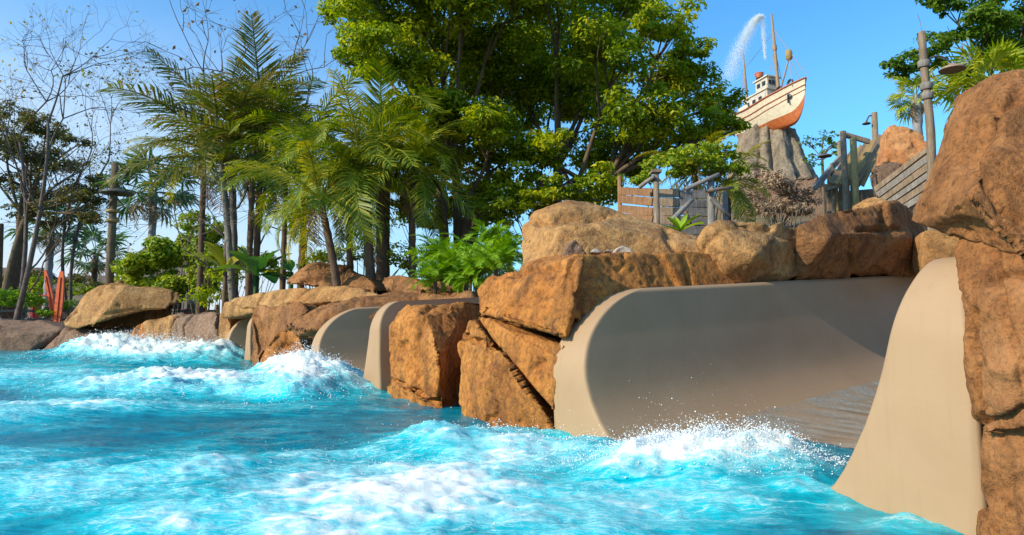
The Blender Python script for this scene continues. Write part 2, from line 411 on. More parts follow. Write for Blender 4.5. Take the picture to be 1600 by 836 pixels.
# ------------------------------------------------------------------ pool water
FOAM = [  # (cx, cy, rx, ry, foam, height, air) patches of broken water, in photograph pixels on the water plane
    (1120, 730, 165, 24, 1.2, 0.17, 1.0), (1000, 730, 80, 26, 0.7, 0.05, 1.0), (1180, 735, 110, 26, 0.6, 0.05, 0.6),
    (640, 775, 220, 60, 0.95, 0.06, 1.0), (780, 735, 170, 46, 0.72, 0.04, 1.0), (520, 830, 210, 46, 0.75, 0.03, 1.0),
    (950, 790, 240, 46, 0.55, 0.02, 1.0), (820, 700, 130, 26, 0.45, 0.05, 0.9), (700, 700, 90, 16, 0.5, 0.08, 0.8),
    (150, 770, 210, 42, 0.58, 0.05, 0.9), (330, 740, 120, 36, 0.62, 0.06, 0.9), (60, 720, 120, 22, 0.38, 0.03, 0.7), (280, 820, 160, 30, 0.6, 0.03, 1.0),
    (480, 604, 62, 20, 1.2, 0.34, 1.0), (560, 612, 46, 12, 0.7, 0.14, 1.0),
    (330, 606, 130, 16, 0.88, 0.15, 1.0), (200, 612, 120, 18, 0.76, 0.12, 1.0), (420, 622, 130, 10, 0.55, 0.04, 1.0),
    (250, 561, 130, 9, 1.15, 0.34, 1.0), (160, 556, 60, 7, 0.85, 0.34, 1.0), (340, 566, 60, 8, 0.7, 0.16, 0.9),
    (60, 588, 150, 18, 0.58, 0.06, 1.0), (110, 640, 150, 9, 0.65, 0.06, 0.8), (30, 655, 110, 12, 0.5, 0.06, 0.8), (300, 640, 200, 8, 0.42, 0.03, 0.6), (560, 640, 90, 6, 0.2, 0.02, 0.3),
    (1340, 800, 130, 26, 0.25, 0.02, 0.7), (40, 560, 90, 8, 0.25, 0.03, 0.5), (1130, 800, 130, 40, 0.42, 0.03, 0.6), (1250, 775, 70, 16, 0.5, 0.03, 0.9), (1400, 815, 90, 14, 0.5, 0.02, 0.9), (880, 835, 120, 20, 0.5, 0.02, 0.9),
]
def water_fields(X, Y):
    px = 800 + FPX * X / np.maximum(Y, 0.4)
    py = 510 + FPX * H / np.maximum(Y, 0.4)
    q = np.stack([X, Y, np.zeros_like(X)], -1).reshape(-1, 3)
    ca, sa = N2
    fl = np.stack([(q[:, 0] * ca + q[:, 1] * sa) * 0.55, (-q[:, 0] * sa + q[:, 1] * ca) * 1.25, q[:, 2]], -1)   # stretched along the flow
    wob = fbm(q * 1.3, 3, 21).reshape(X.shape); wob2 = fbm(q * 1.3 + 40, 3, 29).reshape(X.shape)
    foam = np.zeros_like(X); hgt = np.zeros_like(X); air = np.zeros_like(X)
    for cx, cy, rx, ry, f, h, a in FOAM:
        e = np.exp(-(((px + wob * rx * 0.7 - cx) / rx) ** 2 + ((py + wob2 * ry * 0.7 - cy) / ry) ** 2))
        foam = np.maximum(foam, f * e) + 0.25 * f * e; hgt += h * e; air = np.maximum(air, a * np.sqrt(e))
    big = fbm(fl * 1.5, 5, 31).reshape(X.shape)
    rid = fbm(fl * 3.1 + 9, 4, 41, 0.55, True).reshape(X.shape)
    fine = fbm(q * 9.0, 4, 51, 0.6).reshape(X.shape)
    bub = fbm(q * 26.0, 3, 61, 0.6, True).reshape(X.shape)
    fo = np.clip(foam, 0, 1.2)
    z = 0.045 * big + 0.014 * rid + 0.003 * fine * (1.0 + fo)
    z += hgt * (0.85 + 0.45 * big + 0.28 * rid + 0.22 * fine) + np.minimum(hgt * 8, 1) * fo * (0.004 * bub + 0.006 * rid + 0.004 * fine)
    return z, np.clip(foam + 0.22 * big + 0.10 * rid, 0, 1.3), np.clip(air + 0.25 * big, 0, 1)

def build_water():
    NR, NC = 570, 630
    k = np.linspace(0, 1, NR)
    Yr = 0.9 * (60.0 / 0.9) ** (k ** 0.92)
    r = np.linspace(-1.15, 1.15, NC)
    Y = np.repeat(Yr[:, None], NC, 1); X = r[None, :] * (Y * 0.86 + 1.2)
    Z, foam, air = water_fields(X, Y)
    # keep the water from climbing through the banks behind the edge
    v = (X - O2[0]) * N2[0] + (Y - O2[1]) * N2[1]
    Z = np.where(v > 1.3, -0.12, Z)
    V = np.stack([X, Y, Z], -1).reshape(-1, 3)
    i = np.arange(NR - 1)[:, None] * NC + np.arange(NC - 1)[None, :]
    F = np.stack([i, i + 1, i + NC + 1, i + NC], -1).reshape(-1, 4)
    # the sheet continues to the camera's side of the pool
    me = mesh_np('pool_water', V, F)
    attr(me, 'foam', foam.ravel()); attr(me, 'air', air.ravel())
    m, nt, b = new_mat('pool_water')
    fa = nt.nodes.new('ShaderNodeAttribute'); fa.attribute_name = 'foam'
    aa = nt.nodes.new('ShaderNodeAttribute'); aa.attribute_name = 'air'
    ang = math.atan2(N2[1], N2[0])
    co = obj_co(nt); cf = obj_co(nt, (0.55, 2.2, 1.0), (0, 0, -ang))
    n1 = tnoise(nt, cf, 3.6, 9, 0.70, 1.6); n2 = tnoise(nt, obj_co(nt, (0.8, 1.3, 1.0), (0, 0, -ang)), 15, 7, 0.75, 1.2); n3 = tnoise(nt, co, 60, 4, 0.65)
    deep = mixc(nt, ramp(nt, n1, [(0.35, 0), (0.65, 1)]), (0.0, 0.12, 0.19), (0.0, 0.28, 0.37))
    airn = nd(nt, 'ShaderNodeMath', operation='MULTIPLY_ADD'); airn.inputs[1].default_value = 0.9
    sub = nd(nt, 'ShaderNodeMath', operation='SUBTRACT'); sub.inputs[1].default_value = 0.5; nt.links.new(n1, sub.inputs[0])
    nt.links.new(sub.outputs[0], airn.inputs[0]); nt.links.new(aa.outputs['Fac'], airn.inputs[2])
    col = mixc(nt, ramp(nt, airn.outputs[0], [(0.22, 0), (0.85, 1)]), deep, (0.0, 0.60, 0.68))
    col = mixc(nt, ramp(nt, fa.outputs['Fac'], [(0.5, 0), (1.2, 0.5)]), col, (0.22, 0.76, 0.83))
    # lacy foam: patch strength plus two sizes of bubbles
    s1 = nd(nt, 'ShaderNodeMath', operation='MULTIPLY_ADD'); s1.inputs[1].default_value = 1.7
    sb = nd(nt, 'ShaderNodeMath', operation='SUBTRACT'); sb.inputs[1].default_value = 0.5; nt.links.new(n1, sb.inputs[0])
    nt.links.new(sb.outputs[0], s1.inputs[0]); nt.links.new(fa.outputs['Fac'], s1.inputs[2])
    s2 = nd(nt, 'ShaderNodeMath', operation='MULTIPLY_ADD'); s2.inputs[1].default_value = 0.95
    sb2 = nd(nt, 'ShaderNodeMath', operation='SUBTRACT'); sb2.inputs[1].default_value = 0.5; nt.links.new(n2, sb2.inputs[0])
    nt.links.new(sb2.outputs[0], s2.inputs[0]); nt.links.new(s1.outputs[0], s2.inputs[2])
    fmask = ramp(nt, s2.outputs[0], [(0.55, 0), (0.78, 0.22), (1.02, 0.66), (1.3, 1.0)])
    # thin webs of foam between the bubbles
    wv = nd(nt, 'ShaderNodeVectorMath', operation='MULTIPLY_ADD'); wn2 = nd(nt, 'ShaderNodeTexNoise', Scale=4.5, Detail=4); nt.links.new(co, wn2.inputs['Vector'])
    nt.links.new(wn2.outputs['Color'], wv.inputs[0]); wv.inputs[1].default_value = (0.35, 0.35, 0.0); nt.links.new(cf, wv.inputs[2])
    webs = None
    for vs, th in ((6.0, 0.09), (15.0, 0.13)):
        vo = nd(nt, 'ShaderNodeTexVoronoi', feature='DISTANCE_TO_EDGE', Scale=vs); nt.links.new(wv.outputs[0], vo.inputs['Vector'])
        wb = ramp(nt, vo.outputs['Distance'], [(0.0, 1.0), (th, 0.0)])
        if webs is None: webs = wb
        else:
            mxn = nd(nt, 'ShaderNodeMath', operation='MAXIMUM'); nt.links.new(webs, mxn.inputs[0]); nt.links.new(wb, mxn.inputs[1]); webs = mxn.outputs[0]
    wm = nd(nt, 'ShaderNodeMath', operation='MULTIPLY'); nt.links.new(webs, wm.inputs[0]); nt.links.new(ramp(nt, s1.outputs[0], [(0.30, 0), (0.62, 0.7), (1.2, 0.5)]), wm.inputs[1])
    wm2 = nd(nt, 'ShaderNodeMath', operation='MULTIPLY'); nt.links.new(wm.outputs[0], wm2.inputs[0]); nt.links.new(ramp(nt, n2, [(0.38, 0.0), (0.62, 1.0)]), wm2.inputs[1])
    mx2 = nd(nt, 'ShaderNodeMath', operation='MAXIMUM'); nt.links.new(fmask, mx2.inputs[0]); nt.links.new(wm2.outputs[0], mx2.inputs[1]); fmask = mx2.outputs[0]
    col = mixc(nt, fmask, col, (0.84, 0.87, 0.80))
    nt.links.new(col, b.inputs['Base Color'])
    nt.links.new(ramp(nt, fmask, [(0.0, 0.10), (0.7, 0.75)]), b.inputs['Roughness'])
    b.inputs['IOR'].default_value = 1.33; b.inputs['Specular IOR Level'].default_value = 0.35
    nt.links.new(ramp(nt, fmask, [(0.1, 0.0), (0.6, 0.8)]), b.inputs['Subsurface Weight']); b.inputs['Subsurface Radius'].default_value = (0.5, 0.9, 1.0); b.inputs['Subsurface Scale'].default_value = 0.07
    hsum = nd(nt, 'ShaderNodeMath', operation='MULTIPLY_ADD'); hsum.inputs[1].default_value = 0.5
    nt.links.new(n3, hsum.inputs[0]); nt.links.new(n2, hsum.inputs[2])
    hs2 = nd(nt, 'ShaderNodeMath', operation='ADD'); nt.links.new(hsum.outputs[0], hs2.inputs[0]); nt.links.new(n1, hs2.inputs[1])
    bp = nd(nt, 'ShaderNodeBump', Strength=0.4, Distance=0.022); nt.links.new(hs2.outputs[0], bp.inputs['Height'])
    nt.links.new(bp.outputs[0], b.inputs['Normal'])
    o = link('pool_water', me, m); tag(o, kind='structure')
build_water()

# drops thrown up by each splash
def droplets(name, label, pts, rad):
    iv = np.array([[1, 0, 0], [-1, 0, 0], [0, 1, 0], [0, -1, 0], [0, 0, 1], [0, 0, -1]], float)
    fi = np.array([[0, 2, 4], [2, 1, 4], [1, 3, 4], [3, 0, 4], [2, 0, 5], [1, 2, 5], [3, 1, 5], [0, 3, 5]])
    n = len(pts)
    st = rng.uniform(0.7, 1.5, (n, 1, 3))
    V = (pts[:, None, :] + iv[None] * rad[:, None, None] * st).reshape(-1, 3)
    F = (fi[None] + (np.arange(n) * 6)[:, None, None]).reshape(-1, 3)
    o = link(name, mesh_np(name, V, F), M_SPRAY); tag(o, label, 'water spray', kind='stuff')
    return o
def spray_mat():
    m, nt, b = new_mat('spray')
    b.inputs['Base Color'].default_value = (0.86, 0.92, 0.95, 1); b.inputs['Roughness'].default_value = 0.25
    b.inputs['Subsurface Weight'].default_value = 0.0
    return m
M_SPRAY = spray_mat()
def splash(cx, cy, rx, ry, n, zmax, rmin, rmax, seed):
    g = np.random.default_rng(seed)
    a = g.normal(0, 0.55, (n, 2)); px = cx + a[:, 0] * rx; py = cy + a[:, 1] * ry
    D = H * FPX / np.maximum(py - 510, 8); X = (px - 800) / FPX * D
    z, fo, _ = water_fields(X[:, None], D[:, None]); z = z[:, 0]
    up = g.exponential(0.28, n) * zmax * np.exp(-np.abs(a[:, 0]))
    keep = up < zmax * 1.4
    r = rmin + (rmax - rmin) * g.random(n) ** 3
    return np.stack([X, D, z + up - 0.004], -1)[keep], r[keep]
def spray(name, label, specs):
    A = [splash(*s) for s in specs]
    droplets(name, label, np.concatenate([a[0] for a in A]), np.concatenate([a[1] for a in A]))

# ------------------------------------------------------------------ water slides
def chute_section():
    # inner half section (distance from centre line, height): right-hand side measured from the photograph
    zi = np.array([-0.55, -0.22, -0.10, 0.0, 0.06, 0.175, 0.37, 0.59, 0.80, 0.93, 1.0])
    hi = np.array([0.0, 0.30, 0.52, 0.68, 0.75, 0.83, 0.93, 1.02, 1.10, 1.15, 1.17])
    return zi, hi
def t_front(z, sgn):
    rz, rt, z0 = (0.62, 0.75, 0.40) if sgn > 0 else (0.32, 0.27, 0.70)
    k = np.clip((z - z0) / rz, 0, 1)
    return rt * (1 - np.sqrt(np.clip(1 - k * k, 0, 1))) + 0.04 * np.clip(0.45 - z, 0, 1)
def build_slide(w0, label, length):
    slope = 0.066
    root = thing('water_slide', label, 'water slide', edge(w0 + SW / 2, 0.4, -0.5), 'water slides opening into the pool')
    zs = np.concatenate([np.linspace(-0.55, 0.5, 16), 0.5 + 0.52 * np.sin(np.linspace(0, math.pi / 2, 26))[1:]])
    zi, hi = chute_section()
    half = np.interp(zs, zi, hi)
    half[-5:] += np.array([0.002, 0.006, 0.012, 0.025, 0.06])     # rounded lip
    wc = w0 + SW / 2
    ts = np.concatenate([[0, 0.0008, 0.002, 0.006, 0.015, 0.04], np.linspace(0.12, 1, 14)])
    def W(wv, t, z): 
        p = O2 + U2 * wv + N2 * t
        return [p[0], p[1], z + slope * t]
    for sgn in (-1, 1):                     # the two side walls: inner skin, end face, outer skin, lip
        V = []
        cols = []
        half_ = half - 0.035 * sstep(0.45, 1.0, zs) if sgn < 0 else np.interp(zs, [-0.55, -0.22, -0.10, 0.0, 0.06, 0.175, 0.30, 0.44, 0.7, 1.0, 1.02], [0.0, 0.30, 0.52, 0.68, 0.76, 0.87, 0.945, 0.99, 1.05, 1.10, 1.13])
        zs_ = zs + (0.035 * sstep(0.4, 1.0, zs) if sgn < 0 else 0)
        tf = t_front(zs, sgn)
        outer_half = SW / 2 - 0.0 * zs
        outer_half = outer_half - 0.05 * sstep(0.6, 1.02, zs)
        rows = []
        # cross-wall parameter at the end face: inner -> outer in 6 steps with rounded corners
        face_k = np.array([0.0, 0.015, 0.06, 0.5, 0.92, 0.98, 1.0])
        face_t = np.array([0.020, 0.005, 0.0, -0.003, 0.0, 0.005, 0.02])
        for z, hf, oh, t0 in zip(zs_, half_, outer_half, tf):
            row = []
            for t in ts[::-1][:-1]:
                tt = t0 + 0.03 + (length - t0 - 0.03) * t
                row.append(W(wc + sgn * hf, tt, z))
            for k, dt in zip(face_k, face_t):
                row.append(W(wc + sgn * (hf + (oh - hf) * k), t0 + dt, z))
            for t in ts[1:]:
                tt = t0 + 0.03 + (length - t0 - 0.03) * t
                row.append(W(wc + sgn * oh, tt, z))
            rows.append(row)
        nrow = len(rows[0])
        # close the lip on top
        A = np.array(rows); V = A.reshape(-1, 3)
        i = np.arange(len(rows) - 1)[:, None] * nrow + np.arange(nrow - 1)[None, :]
        F = np.stack([i, i + 1, i + nrow + 1, i + nrow], -1).reshape(-1, 4)
        top = (len(rows) - 1) * nrow
        nt_ = len(ts) - 1
        T = []
        for k in range(nt_ + 3):
            a, b = top + k, top + nrow - 1 - k
            T.append([a, b, b - 1, a + 1])
        F = np.concatenate([F, np.array(T)])
        if sgn > 0: F = F[:, ::-1]
        link('side_wall', mesh_np('side_wall', V - np.array(root.location), F), M_SLIDE, root)
    # floor of the chute
    q = np.linspace(-1, 1, 25); tt = np.linspace(0.0, length, 24)
    V = np.array([[*(O2 + U2 * (wc + 0.74 * a) + N2 * (0.10 + t)), -0.22 + 0.26 * abs(a) ** 2.2 + slope * t + 0.01 * t] for t in tt for a in q])
    i = np.arange(23)[:, None] * 25 + np.arange(24)[None, :]
    F = np.stack([i, i + 1, i + 26, i + 25], -1).reshape(-1, 4)[:, ::-1]
    link('chute_floor', mesh_np('chute_floor', V - np.array(root.location), F), M_SLIDE, root)
    return root
build_slide(SLIDES[0], 'large beige water slide beside the tall cracked rock, with broad smooth walls', 7.0)
build_slide(SLIDES[1], 'beige water slide between the orange boulder and the big white splash', 6.5)
build_slide(SLIDES[2], 'small beige water slide squeezed beside the narrow upright rock', 6.5)

# water running down the nearest chute
def flow():
    m, nt, b = new_mat('running_water')
    co = obj_co(nt, (0.6, 3.5, 1.0), (0, 0, -math.atan2(N2[1], N2[0])))
    n = tnoise(nt, co, 3, 6, 0.65, 0.6); n2 = tnoise(nt, obj_co(nt), 26, 5, 0.65)
    b.inputs['Base Color'].default_value = (0.40, 0.44, 0.42, 1); b.inputs['Roughness'].default_value = 0.06
    b.inputs['IOR'].default_value = 1.33
    nt.links.new(ramp(nt, n, [(0.40, 0.08), (0.72, 0.75)]), b.inputs['Alpha'])
    ad = nd(nt, 'ShaderNodeMath', operation='ADD'); nt.links.new(n, ad.inputs[0]); nt.links.new(n2, ad.inputs[1])
    bp = nd(nt, 'ShaderNodeBump', Strength=0.6, Distance=0.05); nt.links.new(ad.outputs[0], bp.inputs['Height']); nt.links.new(bp.outputs[0], b.inputs['Normal'])
    for w0, L in ((SLIDES[0], 6.8), (SLIDES[1], 6.3), (SLIDES[2], 6.3)):
        na, ntt = 30, 60
        wc = w0 + SW / 2
        q = np.linspace(-1, 1, na); tt = np.linspace(0.12, L, ntt)
        T, A = np.meshgrid(tt, q, indexing='ij')
        Xp = O2[0] + U2[0] * (wc + 0.80 * A) + N2[0] * T; Yp = O2[1] + U2[1] * (wc + 0.80 * A) + N2[1] * T
        nn = fbm(np.stack([Xp, Yp, 0 * Xp], -1).reshape(-1, 3) * 3, 3, 71).reshape(T.shape)
        Z = -0.22 + 0.26 * np.abs(A) ** 2.2 + 0.076 * T + 0.05 + 0.03 * nn * (1 - A ** 2) - 0.02 * np.abs(A) ** 3
        V = np.stack([Xp, Yp, Z], -1).reshape(-1, 3)
        i = np.arange(ntt - 1)[:, None] * na + np.arange(na - 1)[None, :]
        F = np.stack([i, i + 1, i + na + 1, i + na], -1).reshape(-1, 4)[:, ::-1]
        o = link('running_water', mesh_np('running_water', V, F), m)
        tag(o, kind='structure')
flow()

# ------------------------------------------------------------------ rocks
def hull_mesh(hulls):
    bm = bmesh.new()
    for pts in hulls:
        b2 = bmesh.new()
        for p in pts: b2.verts.new(Vector(p))
        r = bmesh.ops.convex_hull(b2, input=b2.verts)
        junk = [g for g in r['geom_interior'] + r['geom_unused'] if isinstance(g, bmesh.types.BMVert)]
        if junk: bmesh.ops.delete(b2, geom=list(set(junk)), context='VERTS')
        bmesh.ops.recalc_face_normals(b2, faces=b2.faces)
        tmp = bpy.data.meshes.new('tmp'); b2.to_mesh(tmp); b2.free()
        bm.from_mesh(tmp); bpy.data.meshes.remove(tmp)
    me = bpy.data.meshes.new('hull'); bm.to_mesh(me); bm.free()
    return me

def F(pts, back=1.0, shrink=0.8, lift=0.0, drop=0.0, ray=False):
    """closed lump: front points (px, py, depth) and the same outline pushed back"""
    fr = np.array([P(*p) for p in pts]); c = fr.mean(0)
    bk = c + (fr - c) * shrink; bk = bk + (np.array([c[0] / c[1] * back * 1.05, back, lift + (c[2] - H) / c[1] * back * 0.8]) if ray else np.array([0.25 * back, back, lift]))
    bk[:, 2] -= drop
    return np.concatenate([fr, bk])

def rock(name, label, hulls, mat, voxel=0.03, amp=0.05, freq=1.6, smooth=3, cells=0, groove=0.03, cw=0.02, cracks=(), seed=1, cat='boulder', group=None, celloff=0.03, parent=None, facets=26, fdepth=0.8):
    me0 = hull_mesh(hulls)
    ob = bpy.data.objects.new('tmp', me0); C.objects.link(ob)
    md = ob.modifiers.new('r', 'REMESH'); md.mode = 'VOXEL'; md.voxel_size = voxel
    if smooth:
        ms = ob.modifiers.new('s', 'SMOOTH'); ms.factor = 0.5; ms.iterations = smooth
    dg = bpy.context.evaluated_depsgraph_get(); dg.update()
    me = bpy.data.meshes.new_from_object(ob.evaluated_get(dg)); bpy.data.objects.remove(ob); bpy.data.meshes.remove(me0)
    n = len(me.vertices)
    co = np.empty(n * 3, np.float32); me.vertices.foreach_get('co', co); co = co.reshape(-1, 3).astype(float)
    no = np.empty(n * 3, np.float32); me.vertices.foreach_get('normal', no); no = no.reshape(-1, 3).astype(float)
    d = 0.8 * amp * fbm(co * freq, 3, seed * 7) + amp * 0.45 * np.minimum(fbm(co * freq * 2.3 + 5, 4, seed * 7 + 3, 0.55, True), 0.35)
    # pits and chips
    ch = fbm(co * freq * 3.5 + 11, 3, seed * 5 + 2); d -= amp * 0.55 * sstep(0.22, 0.5, ch)
    # layering
    d += amp * 0.22 * np.sin((co[:, 2] + 0.25 * noise(co * 0.9, seed)) * (9.0 * freq)) * sstep(-0.1, 0.4, noise(co * 0.8 + 3, seed + 4))
    d += amp * 0.16 * fbm(co * freq * 9, 3, seed + 40)
    if cells:
        g = np.random.default_rng(seed * 13)
        lo, hi = co.min(0), co.max(0); S = lo + (hi - lo) * g.random((cells, 3))
        wv = co + 0.12 / freq * np.stack([noise(co * 2 * freq, 1), noise(co * 2 * freq + 7, 2), noise(co * 2 * freq + 13, 3)], -1)
        D = np.linalg.norm(wv[:, None, :] - S[None], axis=2); idx = np.argsort(D, 1)[:, :2]
        F1 = np.take_along_axis(D, idx[:, :1], 1)[:, 0]; F2 = np.take_along_axis(D, idx[:, 1:2], 1)[:, 0]
        off = g.uniform(-1, 1, cells); d += celloff * off[idx[:, 0]] - 1.7 * groove * np.exp(-(((F2 - F1) / (cw * 1.5)) ** 2))
    co += no * d[:, None]; d = np.zeros(n)
    gf = np.random.default_rng(seed * 31 + 5); size = np.linalg.norm(co.max(0) - co.min(0))
    cut = np.zeros(n)
    for _ in range(facets):
        k = gf.integers(n); nk = no[k] + gf.normal(0, 0.16, 3); nk /= np.linalg.norm(nk)
        dep = amp * gf.uniform(0.3, 1.1) * fdepth; Rr = size * gf.uniform(0.14, 0.34)
        rel = co - co[k]; dist = np.linalg.norm(rel, axis=1); am = rel @ nk + dep
        wgt = sstep(Rr, Rr * 0.72, dist); am = np.where((am > 0) & ((no @ nk) > 0.1), am, 0) * wgt
        am = np.minimum(am, np.clip(amp * 1.25 - cut, 0, 1)); cut += am
        co -= am[:, None] * nk
    d += amp * 0.14 * fbm(co * freq * 8, 4, seed + 60, 0.6) + amp * 0.10 * np.minimum(fbm(co * freq * 4 + 3, 3, seed + 61, 0.5, True), 0.2)
    if len(cracks):
        rel = co - np.array([0, 0, H])
        cp, sp = math.cos(PITCH), math.sin(PITCH)
        zc = rel[:, 1] * cp + rel[:, 2] * sp; yc = -rel[:, 1] * sp + rel[:, 2] * cp
        px = 800 + FPX * rel[:, 0] / zc; py = 418 - FPX * yc / zc
        px = px + 6.0 * noise(co * 3 * freq, 77); py = py + 6.0 * noise(co * 3 * freq + 5, 78)
        facing = (no * rel).sum(1) < 0.15 * np.linalg.norm(rel, axis=1)
        for (wpx, dep, line) in cracks:
            wpx, dep = wpx * 1.25, dep * 1.5
            best = np.full(n, 1e9)
            for (x0, y0), (x1, y1) in zip(line[:-1], line[1:]):
                ex, ey = x1 - x0, y1 - y0; L2 = ex * ex + ey * ey
                t = np.clip(((px - x0) * ex + (py - y0) * ey) / L2, 0, 1)
                best = np.minimum(best, np.hypot(px - x0 - t * ex, py - y0 - t * ey))
            d -= np.where(facing, dep * np.exp(-(best / wpx) ** 2), 0)
    co += no * d[:, None]
    org = np.array([co[:, 0].mean(), co[:, 1].mean(), co[:, 2].min()])
    if parent is not None: org = np.array(parent.location)
    me.vertices.foreach_set('co', (co - org).astype(np.float32).ravel())
    me.polygons.foreach_set('use_smooth', np.ones(len(me.polygons), bool)); me.update()
    me.name = name; me.materials.clear(); me.materials.append(mat)
    o = bpy.data.objects.new(name, me); C.objects.link(o)
    if parent is not None: o.parent = parent
    else: o.location = Vector(org); tag(o, label, cat, group)
    return o

GR = 'boulders along the pool edge'
# ---- right, nearest: tall pillar and the big overhanging boulder on it
rock('boulder', 'huge brown boulder overhanging the largest slide on top of the cracked pillar', [
    [P(1500, 150, 3.0), P(1545, 122, 2.9), P(1590, 112, 2.85), P(1680, 118, 2.8), P(1830, 180, 2.75), P(1478, 205, 2.95), P(1446, 262, 2.95), P(1420, 310, 2.9), P(1416, 345, 2.95), P(1438, 370, 2.9), P(1482, 388, 2.75),
     P(1520, 300, 2.42), P(1560, 175, 2.6), P(1530, 250, 2.5), P(1600, 420, 2.38), P(1850, 480, 2.30), P(1640, 240, 2.45), P(1850, 300, 2.4), P(1500, 160, 3.6), P(1440, 330, 3.5), P(1700, 130, 3.8), P(1800, 430, 3.7), P(1500, 380, 3.5)]],
    M_ROCK_NEAR, 0.012, 0.035, 3.2, 2, 5, 0.012, 0.02, [
        (4, 0.030, [(1490, 375), (1530, 388), (1570, 400), (1600, 418)]), (9, 0.035, [(1590, 150), (1560, 175), (1545, 215), (1520, 240), (1508, 258)]),
        (5, 0.016, [(1525, 255), (1560, 330), (1600, 345)])], 3, 'boulder', GR, 0.012)
rock('rock_pillar', 'tall brown cracked rock pillar standing in water against the largest slide', [
    [P(1486, 366, 2.75), P(1560, 352, 2.55), P(1660, 360, 2.4), P(1850, 380, 2.3), P(1620, 430, 2.3), P(1488, 450, 2.66), P(1493, 560, 2.60), P(1508, 640, 2.56), P(1560, 520, 2.38), P(1560, 640, 2.38), P(1600, 500, 2.30), P(1850, 640, 2.15), P(1512, 672, 2.58), P(1590, 660, 2.36),
     P(1500, 350, 3.5), P(1700, 350, 3.4), P(1510, 660, 3.4), P(1850, 640, 3.3)],
    [P(1516, 660, 2.60), P(1516, 840, 2.60), P(1518, 920, 2.6), P(1600, 650, 2.40), P(1610, 840, 2.36), P(1610, 920, 2.36), P(1790, 640, 2.2), P(1790, 920, 2.2), P(1530, 670, 3.2), P(1540, 860, 3.2), P(1790, 700, 3.1), P(1790, 860, 3.1)]],
    M_ROCK_NEAR, 0.0115, 0.030, 3.4, 2, 5, 0.010, 0.02, [
        (4.2, 0.035, [(1522, 488), (1519, 520), (1524, 560), (1522, 600), (1530, 640), (1526, 680), (1518, 720), (1522, 760), (1534, 800)]),
        (6, 0.03, [(1508, 668), (1540, 664), (1570, 655), (1600, 640)]), (4, 0.025, [(1545, 440), (1560, 425), (1600, 428)]), (5, 0.014, [(1555, 395), (1560, 440), (1590, 560), (1600, 600)])], 5, 'rock', None, 0.012)
rock('boulder', 'brown boulder tucked behind the huge overhanging boulder near lamp pole', [F([(1460, 222, 5.2), (1472, 190, 5.2), (1503, 158, 5.2), (1540, 140, 5.2), (1580, 200, 5.0), (1560, 330, 5.0), (1490, 300, 5.1), (1462, 262, 5.2)], 1.0, 0.85, ray=True)], M_ROCK_BR, 0.025, 0.05, 2.2, 2, seed=8, group=GR)
rock('boulder', 'small sunlit yellow rock in the gap below the huge boulder', [F([(1425, 372, 6.6), (1440, 360, 6.5), (1520, 350, 6.2), (1530, 400, 6.2), (1520, 430, 6.2), (1438, 428, 6.5)], 1.0, 0.85)], M_ROCK_TAN, 0.03, 0.04, 1.8, 3, seed=9, group=GR)

# ---- over the largest slide
rock('boulder', 'long dark rock bridging over the largest slide, ending at the overhanging boulder', [
    F([(1236, 352, 5.95), (1270, 332, 6.0), (1335, 318, 6.2), (1400, 313, 6.6), (1432, 330, 6.9), (1448, 380, 7.0), (1452, 438, 7.2), (1320, 442, 6.6), (1240, 448, 6.15), (1290, 380, 5.8), (1370, 360, 6.15)], 1.6, 0.85)],
    M_ROCK_BR, 0.026, 0.06, 1.5, 3, 6, 0.03, 0.018, [(3, 0.04, [(1340, 358), (1375, 362), (1402, 355)]), (3, 0.03, [(1378, 320), (1380, 360)]), (3, 0.03, [(1330, 380), (1335, 440)])], 11, group=GR, celloff=0.02, facets=10)
rock('boulder', 'rounded boulder with sunlit left cheek above the middle of the largest slide', [
    F([(1088, 378, 5.8), (1100, 355, 5.8), (1122, 341, 5.8), (1180, 343, 5.9), (1236, 349, 5.95), (1300, 352, 6.2), (1310, 444, 6.45), (1155, 448, 5.85), (1110, 425, 5.8), (1180, 400, 5.6), (1220, 380, 5.85)], 1.4, 0.85)],
    M_ROCK_TAN, 0.024, 0.05, 1.6, 4, 5, 0.02, 0.02, [(4, 0.04, [(1155, 350), (1180, 354), (1205, 352)])], 12, group=GR, celloff=0.015, facets=9)
rock('boulder', 'big smooth tan boulder with a dark ledge, highest of the pile by the tree', [
    F([(806, 352, 6.7), (830, 326, 6.6), (885, 312, 6.6), (930, 320, 6.6), (985, 345, 6.5), (1050, 361, 6.4), (1095, 368, 6.3), (1098, 400, 6.2), (960, 404, 6.1), (880, 415, 6.0), (806, 430, 6.3), (850, 355, 6.1), (930, 350, 6.1)], 1.5, 0.85)],
    M_ROCK_TAN, 0.026, 0.045, 1.4, 4, 4, 0.015, 0.02, [(5, 0.07, [(842, 348), (870, 342), (900, 338), (940, 336)]), (4, 0.03, [(1040, 362), (1060, 395)])], 13, group=GR, celloff=0.012, facets=8)
